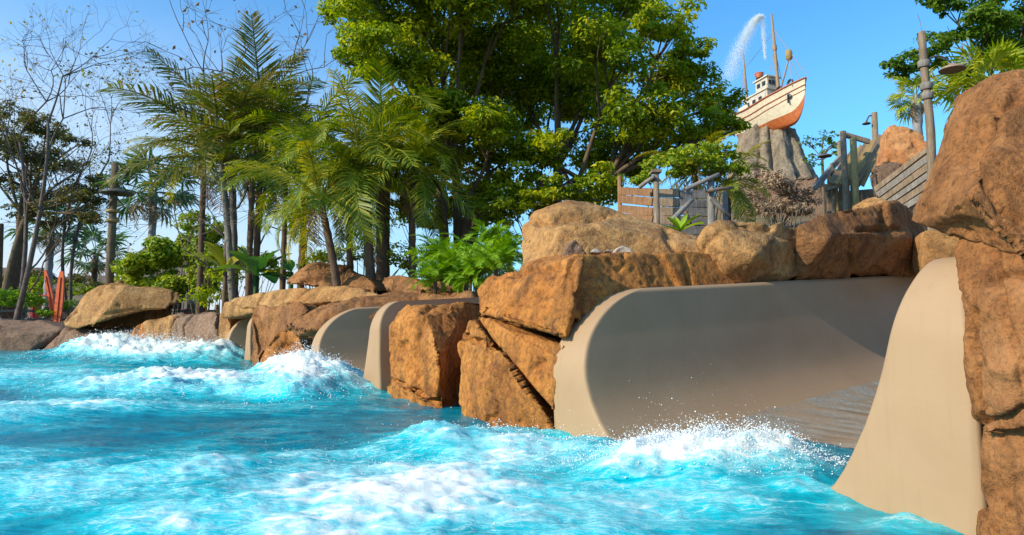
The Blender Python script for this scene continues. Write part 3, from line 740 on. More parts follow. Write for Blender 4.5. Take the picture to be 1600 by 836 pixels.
rock('rock_ledge', 'broad brown rock ledge resting on the largest slide wall, orange end block', [
    F([(735, 448, 5.95), (760, 426, 5.9), (830, 407, 5.7), (905, 396, 5.2), (918, 402, 4.9), (905, 460, 4.78), (888, 535, 4.75), (820, 515, 5.1), (742, 492, 5.75), (800, 440, 5.45)], 1.4, 0.9),
    F([(905, 398, 5.0), (980, 392, 5.3), (1060, 390, 5.6), (1150, 393, 5.9), (1158, 420, 5.85), (1156, 452, 5.75), (1050, 460, 5.40), (960, 468, 5.02), (905, 500, 4.83)], 1.2, 0.92)],
    M_ROCK_OR, 0.016, 0.045, 1.8, 2, 5, 0.02, 0.014, [(3, 0.03, [(760, 432), (830, 425), (870, 418)]), (3, 0.03, [(1070, 400), (1080, 450)]), (4, 0.06, [(735, 490), (800, 508), (845, 524), (892, 536)]), (3, 0.03, [(772, 500), (790, 488), (800, 478)])], 14, 'rock ledge', GR, 0.02)
rock('boulder', 'cracked orange boulder under the ledge end, left of the largest slide', [
    F([(746, 494, 5.80), (800, 509, 5.34), (884, 535, 4.86), (874, 590, 4.86), (866, 645, 4.88), (842, 612, 5.0), (800, 548, 5.3), (772, 518, 5.6)], 1.3, 0.9)],
    M_ROCK_OR, 0.013, 0.035, 2.2, 2, 4, 0.02, 0.012, [(3, 0.02, [(830, 575), (850, 560)])], 15, group=GR, celloff=0.008, facets=12)
rock('boulder', 'orange wedge boulder at the waterline below the diagonal crack', [
    F([(712, 534, 6.2), (722, 526, 6.15), (772, 540, 5.5), (800, 568, 5.2), (832, 618, 4.98), (864, 668, 4.86), (864, 720, 4.86), (800, 720, 5.2), (740, 700, 5.75), (714, 660, 6.2), (760, 620, 5.45)], 1.3, 0.9),
    F([(722, 520, 6.15), (728, 500, 6.0), (742, 496, 5.85), (764, 524, 5.6), (776, 540, 5.55), (750, 536, 5.7)], 1.0, 0.9)],
    M_ROCK_OR, 0.013, 0.035, 2.0, 2, 3, 0.01, 0.02, [(3, 0.04, [(722, 522), (745, 534), (778, 542)]), (3, 0.03, [(775, 628), (772, 650), (755, 665)])], 16, group=GR, celloff=0.015)
# small stones lying on the ledge
for k, (x0, y0, s, lab, mt) in enumerate([(893, 392, 24, 'grey wedge shaped stone lying on the rock ledge', M_ROCK_GR), (928, 389, 10, 'small pale stone beside the grey wedge stone on the ledge', M_PALE), (970, 385, 17, 'white jagged stone lying on the rock ledge', M_PALE), (950, 389, 8, 'pale pebble between the two white stones on the ledge', M_PALE)]):
    D0 = 5.75
    pts = [P(x0 - s, y0 + s * 0.7, D0), P(x0 - s * 0.3, y0 - s * (0.4 if k == 0 else 0.0), D0), P(x0 + s * 0.2, y0 - s * (0.75 if k == 0 else 0.25), D0), P(x0 + s, y0 + s * 0.1, D0), P(x0 + s * 1.1, y0 + s * 0.7, D0)]
    pts += [p + np.array([0.02, 0.16, -0.01]) for p in pts]
    rock('stone', lab, [pts], mt, 0.012, 0.01, 6, 1, seed=20 + k, cat='stone', group='stones on the rock ledge')

# ---- between the middle slide and the orange boulders
rock('boulder', 'orange boulder beside the middle slide, sunlit pitted face and dark shaded side', [
    F([(604, 512, 7.5), (618, 484, 7.5), (645, 473, 7.2), (700, 468, 7.3), (738, 468, 7.5), (742, 500, 7.4), (735, 560, 7.3), (732, 655, 7.25), (684, 655, 6.45), (681, 560, 6.45), (658, 492, 6.8), (606, 600, 7.4), (606, 655, 7.4), (640, 655, 6.95)], 1.2, 0.9)],
    M_ROCK_OR, 0.015, 0.045, 2.0, 2, 5, 0.025, 0.014, [(3, 0.05, [(602, 590), (630, 602), (660, 618), (682, 630)]), (3, 0.03, [(632, 635), (640, 612)]), (5, 0.03, [(632, 540), (640, 560), (650, 590)])], 31, group=GR, celloff=0.02)
rock('boulder', 'low split orange stone at the foot of the pitted orange boulder', [
    F([(600, 600, 7.55), (612, 592, 7.4), (640, 604, 7.0), (645, 640, 7.0), (606, 650, 7.5)], 0.6, 0.9), F([(640, 612, 7.05), (672, 622, 6.65), (682, 640, 6.6), (650, 650, 6.95)], 0.5, 0.9)],
    M_ROCK_OR, 0.016, 0.03, 2.6, 2, 3, 0.03, 0.012, (), 32, group=GR, celloff=0.01)
rock('boulder', 'long arched brown rock lying over the middle slide', [
    F([(446, 512, 11.0), (462, 490, 10.9), (500, 472, 10.9), (560, 460, 10.9), (640, 455, 11.0), (735, 458, 10.6), (745, 474, 10.4), (640, 477, 10.75), (570, 481, 10.35), (520, 490, 10.2), (480, 522, 10.2), (462, 532, 10.5), (560, 468, 10.4)], 1.6, 0.9)],
    M_ROCK_BR, 0.028, 0.06, 1.4, 3, 6, 0.03, 0.02, [(3, 0.05, [(450, 500), (490, 490), (505, 475)])], 33, group=GR, celloff=0.03)
rock('boulder', 'upright thin rock standing in water right of the smallest slide', [
    F([(390, 482, 13.3), (398, 476, 13.2), (412, 476, 13.1), (414, 500, 13.0), (408, 575, 13.0), (404, 582, 13.0), (391, 580, 13.25)], 0.7, 0.9),
    F([(405, 477, 13.1), (470, 472, 12.4), (482, 490, 12.2), (448, 505, 12.3), (440, 530, 12.4), (412, 560, 12.9), (410, 500, 13.0)], 1.2, 0.9)],
    M_ROCK_BR, 0.03, 0.05, 1.6, 2, 4, 0.03, 0.02, (), 34, group=GR, celloff=0.02)
rock('boulder', 'small orange broken rock between the thin upright rock and white splash', [
    F([(404, 560, 12.7), (412, 545, 12.6), (432, 518, 12.2), (446, 510, 12.0), (470, 525, 11.5), (478, 548, 11.3), (470, 600, 11.3), (410, 600, 12.6)], 1.0, 0.9)],
    M_ROCK_OR, 0.028, 0.06, 2.2, 1, 7, 0.06, 0.03, [(2.5, 0.06, [(430, 545), (455, 535), (470, 550)])], 35, group=GR, celloff=0.05)
rock('boulder', 'long tan rock capping the smallest slide and reaching to the middle slide', [
    F([(340, 492, 15.9), (345, 470, 15.8), (365, 458, 15.6), (420, 446, 14.8), (470, 440, 14.0), (560, 442, 13.0), (592, 455, 12.6), (590, 468, 12.5), (520, 470, 13.0), (440, 478, 14.0), (395, 482, 14.8), (380, 494, 15.2), (348, 498, 15.8)], 1.8, 0.9)],
    M_ROCK_TAN, 0.04, 0.08, 1.1, 3, 6, 0.04, 0.03, (), 36, group=GR, celloff=0.04)
rock('boulder', 'reddish brown boulder on top of the long tan rock, below the palms', [
    F([(450, 444, 14.4), (462, 425, 14.4), (480, 413, 14.4), (540, 417, 14.0), (575, 428, 13.6), (588, 445, 13.3), (585, 462, 13.2), (520, 455, 13.6)], 1.6, 0.85)],
    M_ROCK_BR, 0.035, 0.07, 1.3, 2, 5, 0.06, 0.03, (), 37, group=GR, celloff=0.05)
rock('boulder', 'low brown boulder under the ferns, right of the reddish one', [
    F([(584, 440, 12.4), (592, 428, 12.4), (640, 424, 12.0), (672, 438, 11.5), (690, 460, 11.0), (600, 468, 12.0)], 1.5, 0.85), F([(650, 452, 10.6), (700, 456, 10.0), (740, 458, 9.2), (742, 476, 9.0), (650, 475, 10.3)], 1.5, 0.9)],
    M_ROCK_BR, 0.035, 0.06, 1.4, 2, 5, 0.05, 0.03, (), 38, group=GR, celloff=0.04)
rock('boulder', 'narrow tan rock jammed against the smallest slide, beside the grey broken blocks', [
    F([(338, 498, 16.4), (346, 486, 16.3), (362, 490, 16.1), (358, 510, 16.1), (350, 560, 16.2), (338, 562, 16.4)], 1.0, 0.9)], M_ROCK_TAN, 0.035, 0.05, 1.5, 2, seed=39, group=GR)
# ---- far bank on the left
rock('boulder', 'small orange wedge rock at the end of the grey broken blocks', [F([(192, 548, 19.8), (198, 522, 19.8), (212, 507, 19.6), (226, 500, 19.4), (234, 540, 19.2), (230, 560, 19.2), (195, 562, 19.8)], 1.2, 0.85)], M_ROCK_OR, 0.05, 0.08, 1.0, 1, 4, 0.05, 0.04, (), 41, group=GR)
rock('boulder', 'tan block with bright edge in the row of broken blocks', [F([(226, 505, 19.2), (232, 494, 19.2), (262, 488, 18.8), (272, 492, 18.6), (268, 530, 18.5), (262, 562, 18.5), (228, 560, 19.1)], 1.4, 0.85)], M_ROCK_TAN, 0.05, 0.09, 1.0, 1, 5, 0.07, 0.04, (), 42, group=GR, celloff=0.12)
rock('boulder', 'cracked grey brown block between tan block and smallest slide', [F([(264, 492, 18.5), (275, 488, 18.4), (338, 490, 17.2), (344, 520, 17.0), (344, 560, 17.0), (300, 562, 17.6), (268, 560, 18.4), (300, 510, 17.5)], 1.6, 0.85)], M_ROCK_GR, 0.05, 0.10, 1.0, 1, 7, 0.12, 0.05, (), 43, group=GR, celloff=0.16)
rock('rock_slab', 'big leaning tan slab with dark hollow underneath on the far bank', [
    [P(94, 508, 21.2), P(100, 500, 21.2), P(128, 466, 21.4), P(172, 439, 21.6), P(196, 441, 21.0), P(180, 470, 20.4), P(150, 505, 20.2), P(128, 514, 20.6), P(250, 450, 21.6), P(280, 460, 21.4), P(284, 470, 21.2), P(262, 480, 20.8),
     P(190, 440, 23.5), P(280, 465, 23.5), P(110, 500, 22.6)],
    [P(128, 512, 22.4), P(150, 518, 22.3), P(262, 516, 22.3), P(270, 480, 22.4), P(150, 490, 22.6), P(130, 516, 23.6), P(265, 516, 23.6), P(265, 480, 23.6)]],
    M_ROCK_TAN, 0.05, 0.09, 0.9, 2, 3, 0.03, 0.04, (), 44, 'rock slab', None, 0.03)
rock('boulder', 'smooth low grey rock lining the far bank beside the fence', [F([(-90, 500, 22.6), (-60, 494, 22.8), (0, 496, 22.8), (60, 500, 22.6), (94, 510, 22.2), (96, 516, 22.0), (52, 552, 21.8), (0, 556, 22.0), (-90, 556, 22.4), (30, 520, 21.7)], 2.0, 0.85)], M_ROCK_GR, 0.055, 0.06, 0.8, 4, seed=45, group=GR)
rock('boulder', 'flat low grey rock in front of the leaning slab', [F([(54, 552, 21.7), (96, 512, 21.8), (130, 512, 21.4), (180, 515, 20.8), (202, 518, 20.4), (198, 540, 20.2), (190, 556, 20.2), (120, 556, 21.0), (120, 528, 20.8)], 1.8, 0.85)], M_ROCK_GR, 0.05, 0.06, 0.9, 3, 3, 0.05, 0.04, (), 46, group=GR)

# ------------------------------------------------------------------ foliage
def leaf_arrays(cen, nrm, size, asp=0.5, seed=0, var=None, fold=0.25):
    """one bent quad per leaf"""
    g = np.random.default_rng(seed); n = len(cen)
    nrm = nrm / (np.linalg.norm(nrm, axis=1)[:, None] + 1e-9)
    t = g.normal(size=(n, 3)); t[:, 2] -= 0.35; t -= nrm * (t * nrm).sum(1)[:, None]; t /= np.linalg.norm(t, axis=1)[:, None] + 1e-9
    b = np.cross(nrm, t)
    s = size * g.uniform(0.65, 1.3, n)
    v0 = cen - t * (s * 0.5)[:, None]; v2 = cen + t * (s * 0.5)[:, None] - nrm * (s * fold * 0.6)[:, None]
    v1 = cen + b * (s * asp * 0.5)[:, None] + nrm * (s * fold * 0.4)[:, None]
    v3 = cen - b * (s * asp * 0.5)[:, None] + nrm * (s * fold * 0.4)[:, None]
    V = np.stack([v0, v1, v2, v3], 1).reshape(-1, 3)
    Fq = (np.arange(n)[:, None] * 4 + np.arange(4)[None])
    if var is None: var = g.random(n)
    return V, Fq, np.repeat(var, 4)

def lobes_leaves(lobes, per_m2, size, seed, asp=0.55, sub=14, subr=0.42, squash=0.75, fill=0.25):
    """lobes: [(centre, radius)] -> leaf clumps spread over each lobe's outer shell, with gaps"""
    g = np.random.default_rng(seed); Vs, Fs, Rs, n0 = [], [], [], 0
    cs, ns, vs = [], [], []
    for c, r in lobes:
        c = np.array(c)
        m = max(5, int(sub * g.uniform(0.8, 1.2)))
        for _ in range(m):
            d = g.normal(size=3); d /= np.linalg.norm(d); d[2] = d[2] * squash + 0.12
            rad = r * (g.uniform(0.72, 1.08) if g.random() > fill else g.uniform(0.25, 0.7))
            sc = c + d * rad * np.array([1, 1, squash])
            sr = r * subr * g.uniform(0.6, 1.25)
            k = int(per_m2 * 4 * sr * sr * g.uniform(0.7, 1.2)) + 6
            e = g.normal(size=(k, 3)); e /= np.linalg.norm(e, axis=1)[:, None]
            e[:, 2] = np.abs(e[:, 2]) * g.choice([1, 1, 1, -0.6], k)
            pos = sc + e * (sr * g.random((k, 1)) ** 0.45) * np.array([1, 1, 0.62])
            nr = e + np.array([0, 0, 0.75]) + g.normal(0, 0.45, (k, 3))
            cs.append(pos); ns.append(nr); vs.append(np.clip(g.normal(g.uniform(0.25, 0.75), 0.2, k), 0, 1))
    return leaf_arrays(np.concatenate(cs), np.concatenate(ns), size, asp, seed + 1, np.concatenate(vs))

def leaf_obj(name, arr, mat, parent):
    V, Fq, var = arr
    me = mesh_np(name, V - np.array(parent.location), Fq, False); attr(me, 'var', var)
    return link(name, me, mat, parent)

def limb(mb, a, b, r0, r1, sag=0.15, n=7, sides=7, g=rng):
    a = np.array(a, float); b = np.array(b, float); L = np.linalg.norm(b - a)
    mid = (a + b) / 2 + g.normal(0, sag * L * 0.5, 3) + np.array([0, 0, sag * L * 0.3])
    p = bez(a, mid, b, n); mb.tube(p, np.linspace(r0, r1, n), sides)
    return p

def broad_tree(name, label, base, forks, lobes, mat, seed, per=46, size=0.12, trunk_r=0.22, bark=None, group=None, twigs=True, sub=14, cat='tree', asp=0.55, subr=0.42):
    g = np.random.default_rng(seed)
    base = np.array(base, float); root = thing(name, label, cat, base, group)
    mb = MB()
    for f in forks:                       # main stems: base -> fork point
        f = np.array(f, float)
        limb(mb, base + g.normal(0, trunk_r * 0.5, 3) * np.array([1, 1, 0]) - np.array([0, 0, 0.25]), f, trunk_r, trunk_r * 0.62, 0.08, 9, 9, g)
    fk = np.array(forks)
    for c, r in lobes:
        c = np.array(c); f = fk[np.argmin(np.linalg.norm(fk - c, axis=1))]
        p = limb(mb, f, c + np.array([0, r * 0.5, 0]), trunk_r * 0.33, 0.02, 0.2, 8, 6, g)
        if twigs:
            for _ in range(4):
                d = g.normal(size=3); d[2] = abs(d[2]) * 0.6; d /= np.linalg.norm(d)
                limb(mb, p[g.integers(4, 8)], c + d * r * 0.85, 0.035, 0.010, 0.12, 5, 4, g)
    mb.build('trunk', bark or M_BARK, root, True)
    leaf_obj('crown', lobes_leaves(lobes, per, size, seed, asp, sub, subr), mat, root)
    return root

# ---- palms
def feather_mesh(name, L, droop, leaf_len, nl=34, hang=0.35, seed=0, width=0.035, ragged=0.0):
    g = np.random.default_rng(seed)
    s = np.linspace(0, 1, 22)
    ang = -droop * s ** 1.5                                  # the rachis bends down along its length
    dx = np.cos(ang); dz = np.sin(ang)
    x = np.concatenate([[0], np.cumsum((dx[1:] + dx[:-1]) / 2)]) * L / 21; z = np.concatenate([[0], np.cumsum((dz[1:] + dz[:-1]) / 2)]) * L / 21
    mb = MB(); mb.tube(np.stack([x, 0 * x, z], 1), np.linspace(0.022, 0.004, 22) * max(L, 1) * 0.6, 4, False)
    V, Fc = mb.arrays(); nv = len(V); vs = [V]; fs = []; var = [np.full(nv, 0.55)]
    for k in range(nl):
        u = 0.16 + 0.84 * (k + 0.5) / nl
        cx, cz, ca = np.interp(u, s, x), np.interp(u, s, z), np.interp(u, s, ang)
        ll = leaf_len * (0.45 + 0.75 * math.sin(math.pi * min(1, u * 0.92 + 0.1)) ) * g.uniform(0.8, 1.15)
        for sg in (-1, 1):
            if g.random() < ragged: continue
            sw = g.uniform(0.5, 0.95) + 0.3 * u                # sweep forward
            up = g.uniform(0.05, 0.5)
            d = np.array([math.cos(ca) * sw - math.sin(ca) * up * 0.3, sg * 1.0, math.sin(ca) * sw + up - hang * 0.4]); d /= np.linalg.norm(d)
            a = np.array([cx, 0, cz]); m1 = a + d * ll * 0.5; d2 = d + np.array([0, 0, -hang * g.uniform(0.8, 1.8)]); d2 /= np.linalg.norm(d2)
            e = m1 + d2 * ll * 0.5
            w = np.array([math.cos(ca), 0, math.sin(ca)]) * width * g.uniform(0.8, 1.2)
            q = np.array([a - w * 0.4, a + w * 0.4, m1 + w * 0.55, m1 - w * 0.55, e])
            b0 = nv; vs.append(q); nv += 5; fs.append([b0, b0 + 1, b0 + 2, b0 + 3]); fs.append([b0 + 3, b0 + 2, b0 + 4, b0 + 4])
            var.append(np.full(5, np.clip(g.normal(0.45, 0.25), 0, 1)))
    quads = np.array([f for f in fs if f[2] != f[3]]); tris = np.array([f[:3] for f in fs if f[2] == f[3]])
    me = mesh_np(name, np.concatenate(vs), [Fc[0], quads, tris], False); attr(me, 'var', np.concatenate(var))
    return me

def fan_mesh(name, R, seed=0, n=22, droop=0.4):
    g = np.random.default_rng(seed); mb = MB()
    pl = R * 1.1
    st = np.stack([np.linspace(0, pl, 6), 0 * np.linspace(0, 1, 6), -0.10 * pl * np.linspace(0, 1, 6) ** 2], 1); mb.tube(st, 0.016, 4, False)
    V, Fc = mb.arrays(); vs = [V]; nv = len(V); qs = []; ts = []; var = [np.full(nv, 0.4)]
    h = st[-1]
    for k in range(n):
        a = math.radians(-125 + 250 * (k + 0.5) / n); r = R * (0.75 + 0.25 * math.cos(a * 0.7)) * g.uniform(0.88, 1.1)
        d = np.array([math.cos(a), math.sin(a), 0.10 * g.normal()]); side = np.array([-math.sin(a), math.cos(a), 0])
        w = r * math.radians(250 / n) * 0.30
        m = h + d * r * 0.55 + np.array([0, 0, -droop * r * 0.10]); e = h + d * r * 0.96 + np.array([0, 0, -droop * r * g.uniform(0.3, 0.75)])
        q = np.array([h + side * 0.01, m + side * w, m - side * w, h - side * 0.01, e, m + np.array([0, 0, 0.03])])
        vs.append(q); ts += [[nv, nv + 1, nv + 5], [nv + 3, nv + 5, nv + 2], [nv + 5, nv + 1, nv + 4], [nv + 2, nv + 5, nv + 4]]; nv += 6
        var.append(np.full(6, np.clip(g.normal(0.5, 0.25), 0, 1)))
    me = mesh_np(name, np.concatenate(vs), [Fc[0], np.array(ts)], False); attr(me, 'var', np.concatenate(var))
    return me

FROND = {}
def frond_set(key, mat, L, leaf_len, droops, nl=34, hang=0.35, width=0.035, ragged=0.0):
    FROND[key] = []
    for k, d in enumerate(droops):
        me = feather_mesh('frond', L, d, leaf_len, nl, hang, 100 + k, width, ragged); me.materials.append(mat); FROND[key].append(me)
frond_set('green', L_PALM, 2.3, 0.56, [0.9, 1.3, 1.7, 2.1], 44, 0.45, 0.036)
frond_set('dull', L_PALMD, 2.4, 0.62, [0.5, 0.9, 1.3, 1.7], 46, 0.5, 0.038, 0.15)
frond_set('yellow', L_PALMY, 2.4, 0.42, [0.9, 1.3, 1.6], 34, 0.7)
frond_set('dead', L_DEAD, 1.5, 0.35, [1.8, 2.3], 22, 0.8, 0.03, 0.3)
frond_set('fern', L_FERN, 0.62, 0.15, [0.9, 1.4, 1.9], 26, 0.25, 0.02)
FANS = []
for k, (mt, dr) in enumerate([(L_FAN, 0.5), (L_FAN, 0.9), (L_FANY, 0.5), (L_FANY, 0.9), (L_DEAD, 1.3)]):
    me = fan_mesh('fan_leaf', 0.72, 200 + k, 20, dr); me.materials.append(mt); FANS.append(me)

def place_frond(me, parent, loc, az, el, sc, roll=0.0, name='frond'):
    o = bpy.data.objects.new(name, me); C.objects.link(o); o.parent = parent
    M = Matrix.Rotation(az, 4, 'Z') @ Matrix.Rotation(-el, 4, 'Y') @ Matrix.Rotation(roll, 4, 'X') @ Matrix.Diagonal((sc, sc, sc, 1))
    o.matrix_local = Matrix.Translation(Vector(loc)) @ M
    return o

def trunk_mesh(root, pts, r0, r1, mat, rings=True):
    pts = np.asarray(pts, float); n = len(pts)
    r = np.linspace(r0, r1, n); r[0] *= 1.25
    if rings: r = r * (1 + 0.07 * ((np.arange(n) % 2) * 2 - 1))
    mb = MB(); mb.tube(pts, r, 9, True, 0.05); return mb.build('trunk', mat, root, True)

def palm(label, top, lean=(0, 0), fronds=14, kinds=('green',), sc=1.0, r=0.10, bark=None, dead=0, el=(-0.5, 1.25), group='feather palms behind the slides', seed=0, az_only=None, name='palm_tree'):
    g = np.random.default_rng(seed + 900)
    top = np.array(top, float); bx, by = top[0] - lean[0], top[1] - lean[1]; gz = ground_z(bx, by)
    base = np.array([bx, by, gz - 0.05]); root = thing(name, label, 'palm tree', base, group)
    mid = (base + top) / 2 + np.array([-lean[0] * 0.22, 0, 0]) + g.normal(0, 0.05, 3)
    trunk_mesh(root, bez(base, mid, top, 26), r * 1.15, r * 0.8, bark or M_PALMT)
    for k in range(fronds):
        t = (k + 0.5) / fronds
        az = k * 2.399963 + g.normal(0, 0.2); e = el[1] + (el[0] - el[1]) * t + g.normal(0, 0.12)
        ms = FROND[kinds[g.integers(len(kinds))]]
        place_frond(ms[g.integers(len(ms))], root, top - base, az, e, sc * g.uniform(0.85, 1.12), g.normal(0, 0.25))
    for k in range(dead):
        ms = FROND['dead']; place_frond(ms[k % 2], root, top - base - np.array([0, 0, 0.08]), g.uniform(0, 6.28), -0.75 + g.normal(0, 0.15), sc * g.uniform(0.7, 1.0), 0, 'dead_frond')
    return root

def fan_palm(label, top, lean=(0, 0), n=18, lit=False, sc=1.0, r=0.13, bark=None, dead=6, seed=0, group='fan palms'):
    g = np.random.default_rng(seed + 700)
    top = np.array(top, float); bx, by = top[0] - lean[0], top[1] - lean[1]
    base = np.array([bx, by, ground_z(bx, by) - 0.05]); root = thing('fan_palm', label, 'palm tree', base, group)
    trunk_mesh(root, bez(base, (base + top) / 2 + g.normal(0, 0.06, 3), top, 22), r, r * 0.85, bark or M_PALMG)
    for k in range(n):
        t = (k + 0.5) / n; az = k * 2.399963; e = 1.3 - 1.9 * t + g.normal(0, 0.1)
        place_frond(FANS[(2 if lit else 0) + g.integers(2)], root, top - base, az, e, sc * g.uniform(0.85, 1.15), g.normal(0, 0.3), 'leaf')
    for k in range(dead):
        place_frond(FROND['dead'][k % 2], root, top - base - np.array([0, 0, 0.1]), g.uniform(0, 6.28), -0.7 + g.normal(0, 0.15), sc * g.uniform(0.6, 0.95), g.normal(0, 0.3), 'dead_leaf')
    return root

# ---- the big broadleaf tree behind the boulders
def pl(lst, D, spread, seed):
    g = np.random.default_rng(seed); out = []
    for (x, y, r) in lst:
        d = D + g.uniform(-spread, spread); out.append((P(x, y, d), r * d / FPX))
    return out
TL = [(545, 30, 46), (600, 20, 70), (690, 10, 85), (780, 0, 95), (880, -5, 95), (970, 10, 85), (1040, 50, 60), (560, 95, 45), (620, 90, 75), (700, 110, 85), (790, 95, 90), (880, 90, 90), (965, 100, 85), (1035, 115, 62), (1075, 140, 46), (1075, 85, 34),
      (650, 175, 62), (735, 190, 75), (820, 185, 80), (905, 180, 80), (990, 180, 72), (1060, 195, 55), (1120, 165, 38), (1125, 205, 36), (690, 245, 55), (770, 255, 55), (850, 250, 60), (940, 240, 58), (1020, 235, 40), (1085, 220, 30), (640, 235, 45), (660, 295, 40), (640, 325, 30), (700, 325, 32), (770, 325, 34), (830, 320, 34), (900, 312, 32), (670, 350, 22), (745, 345, 24), (740, 300, 40), (800, 298, 42), (868, 298, 36), (940, 285, 34), (620, 285, 34), (1000, 262, 28), (700, 60, 60), (820, 130, 60), (930, 130, 60), (760, 200, 50), (720, -60, 90), (850, -70, 110), (960, -50, 80), (590, -40, 60)]
bz = P(715, 400, 16.5); gz = ground_z(bz[0], bz[1])
broad_tree('broadleaf_tree', 'huge dense green broadleaf tree towering behind the tan boulder', (bz[0], bz[1], gz),
           [P(690, 300, 16.3), P(712, 270, 16.6), P(735, 300, 16.2), P(760, 280, 17.2)], pl([t for t in TL if t[0] < 800], 16.5, 2.2, 51), L_TREE, 52, 190, 0.13, 0.17, None, 'broadleaf trees', True, 24)
bz = P(872, 380, 17.0); gz = ground_z(bz[0], bz[1])
broad_tree('broadleaf_tree', 'wide green broadleaf tree with dark spreading boughs reaching toward the ship', (bz[0], bz[1], gz),
           [P(840, 270, 17), P(872, 262, 17.3), P(905, 280, 16.6), P(950, 280, 17.2)], pl([t for t in TL if t[0] >= 800], 17.0, 2.2, 53), L_TREE, 54, 190, 0.13, 0.20, None, 'broadleaf trees', True, 24)
# lower sparse undergrowth in the shade of the crown
def shrub(name, label, spots, D, mat, seed, per=70, size=0.09, group='shrubs in the planting', asp=0.5, sub=14, cat='shrub', spread=0.3, subr=0.62):
    lob = pl(spots, D, spread, seed)
    c = np.mean([l[0] for l in lob], 0); b = np.array([c[0], c[1], ground_z(c[0], c[1]) - 0.03])
    root = thing(name, label, cat, b, group); g = np.random.default_rng(seed); mb = MB()
    for cc, r in lob:
        for _ in range(3): limb(mb, b + g.normal(0, 0.06, 3) * np.array([1, 1, 0]), cc + g.normal(0, r * 0.4, 3), 0.02, 0.006, 0.1, 5, 4, g)
    mb.build('stem', M_BARK, root, True)
    leaf_obj('foliage', lobes_leaves(lob, per, size, seed, asp, sub, subr), mat, root)
    return root
shrub('shrub', 'loose shrub catching yellow light in the shade under the huge tree', [(640, 340, 28), (700, 345, 30), (760, 330, 34), (620, 395, 26)], 19, L_SHRUB, 61, 60, 0.11)
shrub('shrub', 'dark leafy shrub behind the highest tan boulder', [(780, 345, 30), (800, 310, 34), (850, 320, 34), (930, 310, 34), (960, 295, 30)], 15.5, L_TREE, 62, 90, 0.11)
shrub('shrub', 'bright green leafy shrub behind the reddish brown boulder among palm trunks', [(500, 405, 20), (530, 400, 18), (560, 400, 20), (600, 405, 18), (640, 410, 22)], 15, L_SHRUB, 63, 130, 0.09)
# ferns: each clump one plant
def fern(label, x, y, D, n=26, sc=1.0, seed=0):
    g = np.random.default_rng(seed); p = P(x, y, D); p[2] = max(p[2] - 0.0, ground_z(p[0], p[1]) + 0.05)
    root = thing('fern', label, 'fern', (p[0], p[1], ground_z(p[0], p[1]) - 0.02), 'ferns beside the ledge')
    mb = MB(); mb.tube(np.array([[p[0], p[1], root.location.z], p - np.array([0, 0, 0.03]), p]), 0.03, 6); mb.build('stem', M_BARK, root)
    for k in range(n):
        place_frond(FROND['fern'][g.integers(3)], root, p - np.array(root.location), g.uniform(0, 6.28), g.uniform(0.1, 1.3), sc * g.uniform(0.7, 1.2), g.normal(0, 0.3))
for k, (x, y, D, s, lab) in enumerate([(680, 440, 10.3, 1.0, 'light green fern at the left end of the fern bank'), (712, 432, 10.6, 1.15, 'tall yellow green fern beside the left end fern'), (745, 440, 9.8, 1.0, 'low fern spilling over the orange ledge'), (775, 420, 9.6, 1.15, 'bushy fern leaning on the tan boulder'), (735, 405, 11.5, 1.3, 'feathery fern at the back of the fern bank'), (795, 395, 10.2, 1.0, 'fern squeezed against the side of the tan boulder'), (690, 405, 12.0, 1.25, 'fern at the foot of the huge tree'), (765, 388, 12.0, 1.2, 'fern in the gap between huge tree and boulder')]):
    fern(lab, x, y, D, 34, s * 0.85, 300 + k)
shrub('shrub', 'fresh green shrub growing between the ferns', [(700, 420, 26), (740, 400, 28), (775, 400, 30), (790, 430, 20)], 10.8, L_FERN, 66, 110, 0.06)

# ---- the palms in front of the big tree
PAL = [  # label, top pixel, depth, lean, fronds, scale, radius
    ('feather palm with curved trunk leaning left over the reddish boulder', (500, 312, 13.6), (-0.55, 0), 15, 0.80, 0.085),
    ('slim feather palm with yellow green crown right of the leaning palm', (545, 305, 14.5), (-0.15, 0.1), 14, 0.85, 0.075),
    ('feather palm with bright drooping crown in the middle of the palm clump', (563, 262, 14.0), (-0.30, 0), 16, 0.95, 0.10),
    ('tall feather palm with thick brown trunk in the palm clump', (592, 250, 14.6), (-0.15, 0.2), 16, 1.0, 0.11),
    ('feather palm with crown hidden in the huge tree, clump side', (606, 215, 15.4), (-0.05, 0), 14, 1.0, 0.085),
    ('slender feather palm with straight trunk close to huge tree', (645, 262, 14.4), (-0.06, 0), 12, 0.8, 0.08),
    ('thin dark feather palm standing alone between leaning palm and grey palms', (446, 285, 16.5), (0.06, 0), 12, 0.85, 0.075),
]
for k, (lab, t, lean, nf, sc, r) in enumerate(PAL):
    palm(lab, P(*t), lean, nf, ('green', 'green', 'yellow') if k in (0, 1, 2) else ('green',), sc, r, None, 2, seed=k)
PAL2 = [
    ('grey stemmed feather palm with fronds bent by wind, leaning left', (345, 250, 18.0), (-0.6, 0), 13, 1.25, 0.095, ('dull',), M_BARKG),
    ('tall grey feather palm with ragged brown tinged crown', (360, 215, 18.4), (-0.35, 0), 16, 1.2, 0.10, ('dull',), M_BARKG),
    ('tallest feather palm, upright ragged crown beside the huge tree', (410, 205, 18.8), (0.05, 0), 16, 1.2, 0.09, ('dull', 'green'), M_PALMT),
    ('feather palm with olive crown and dark trunk in front of tallest palm', (398, 220, 17.6), (-0.02, 0), 12, 1.1, 0.085, ('dull', 'green'), M_PALMT),
    ('feather palm with green crown filling the space beside huge tree', (480, 225, 17.5), (0.1, 0), 16, 1.1, 0.09, ('green',), M_PALMT),
    ('feather palm with yellow drooping fronds and reddish trunk', (318, 262, 20.5), (-0.05, 0), 12, 1.0, 0.10, ('yellow',), M_PALMT),
]
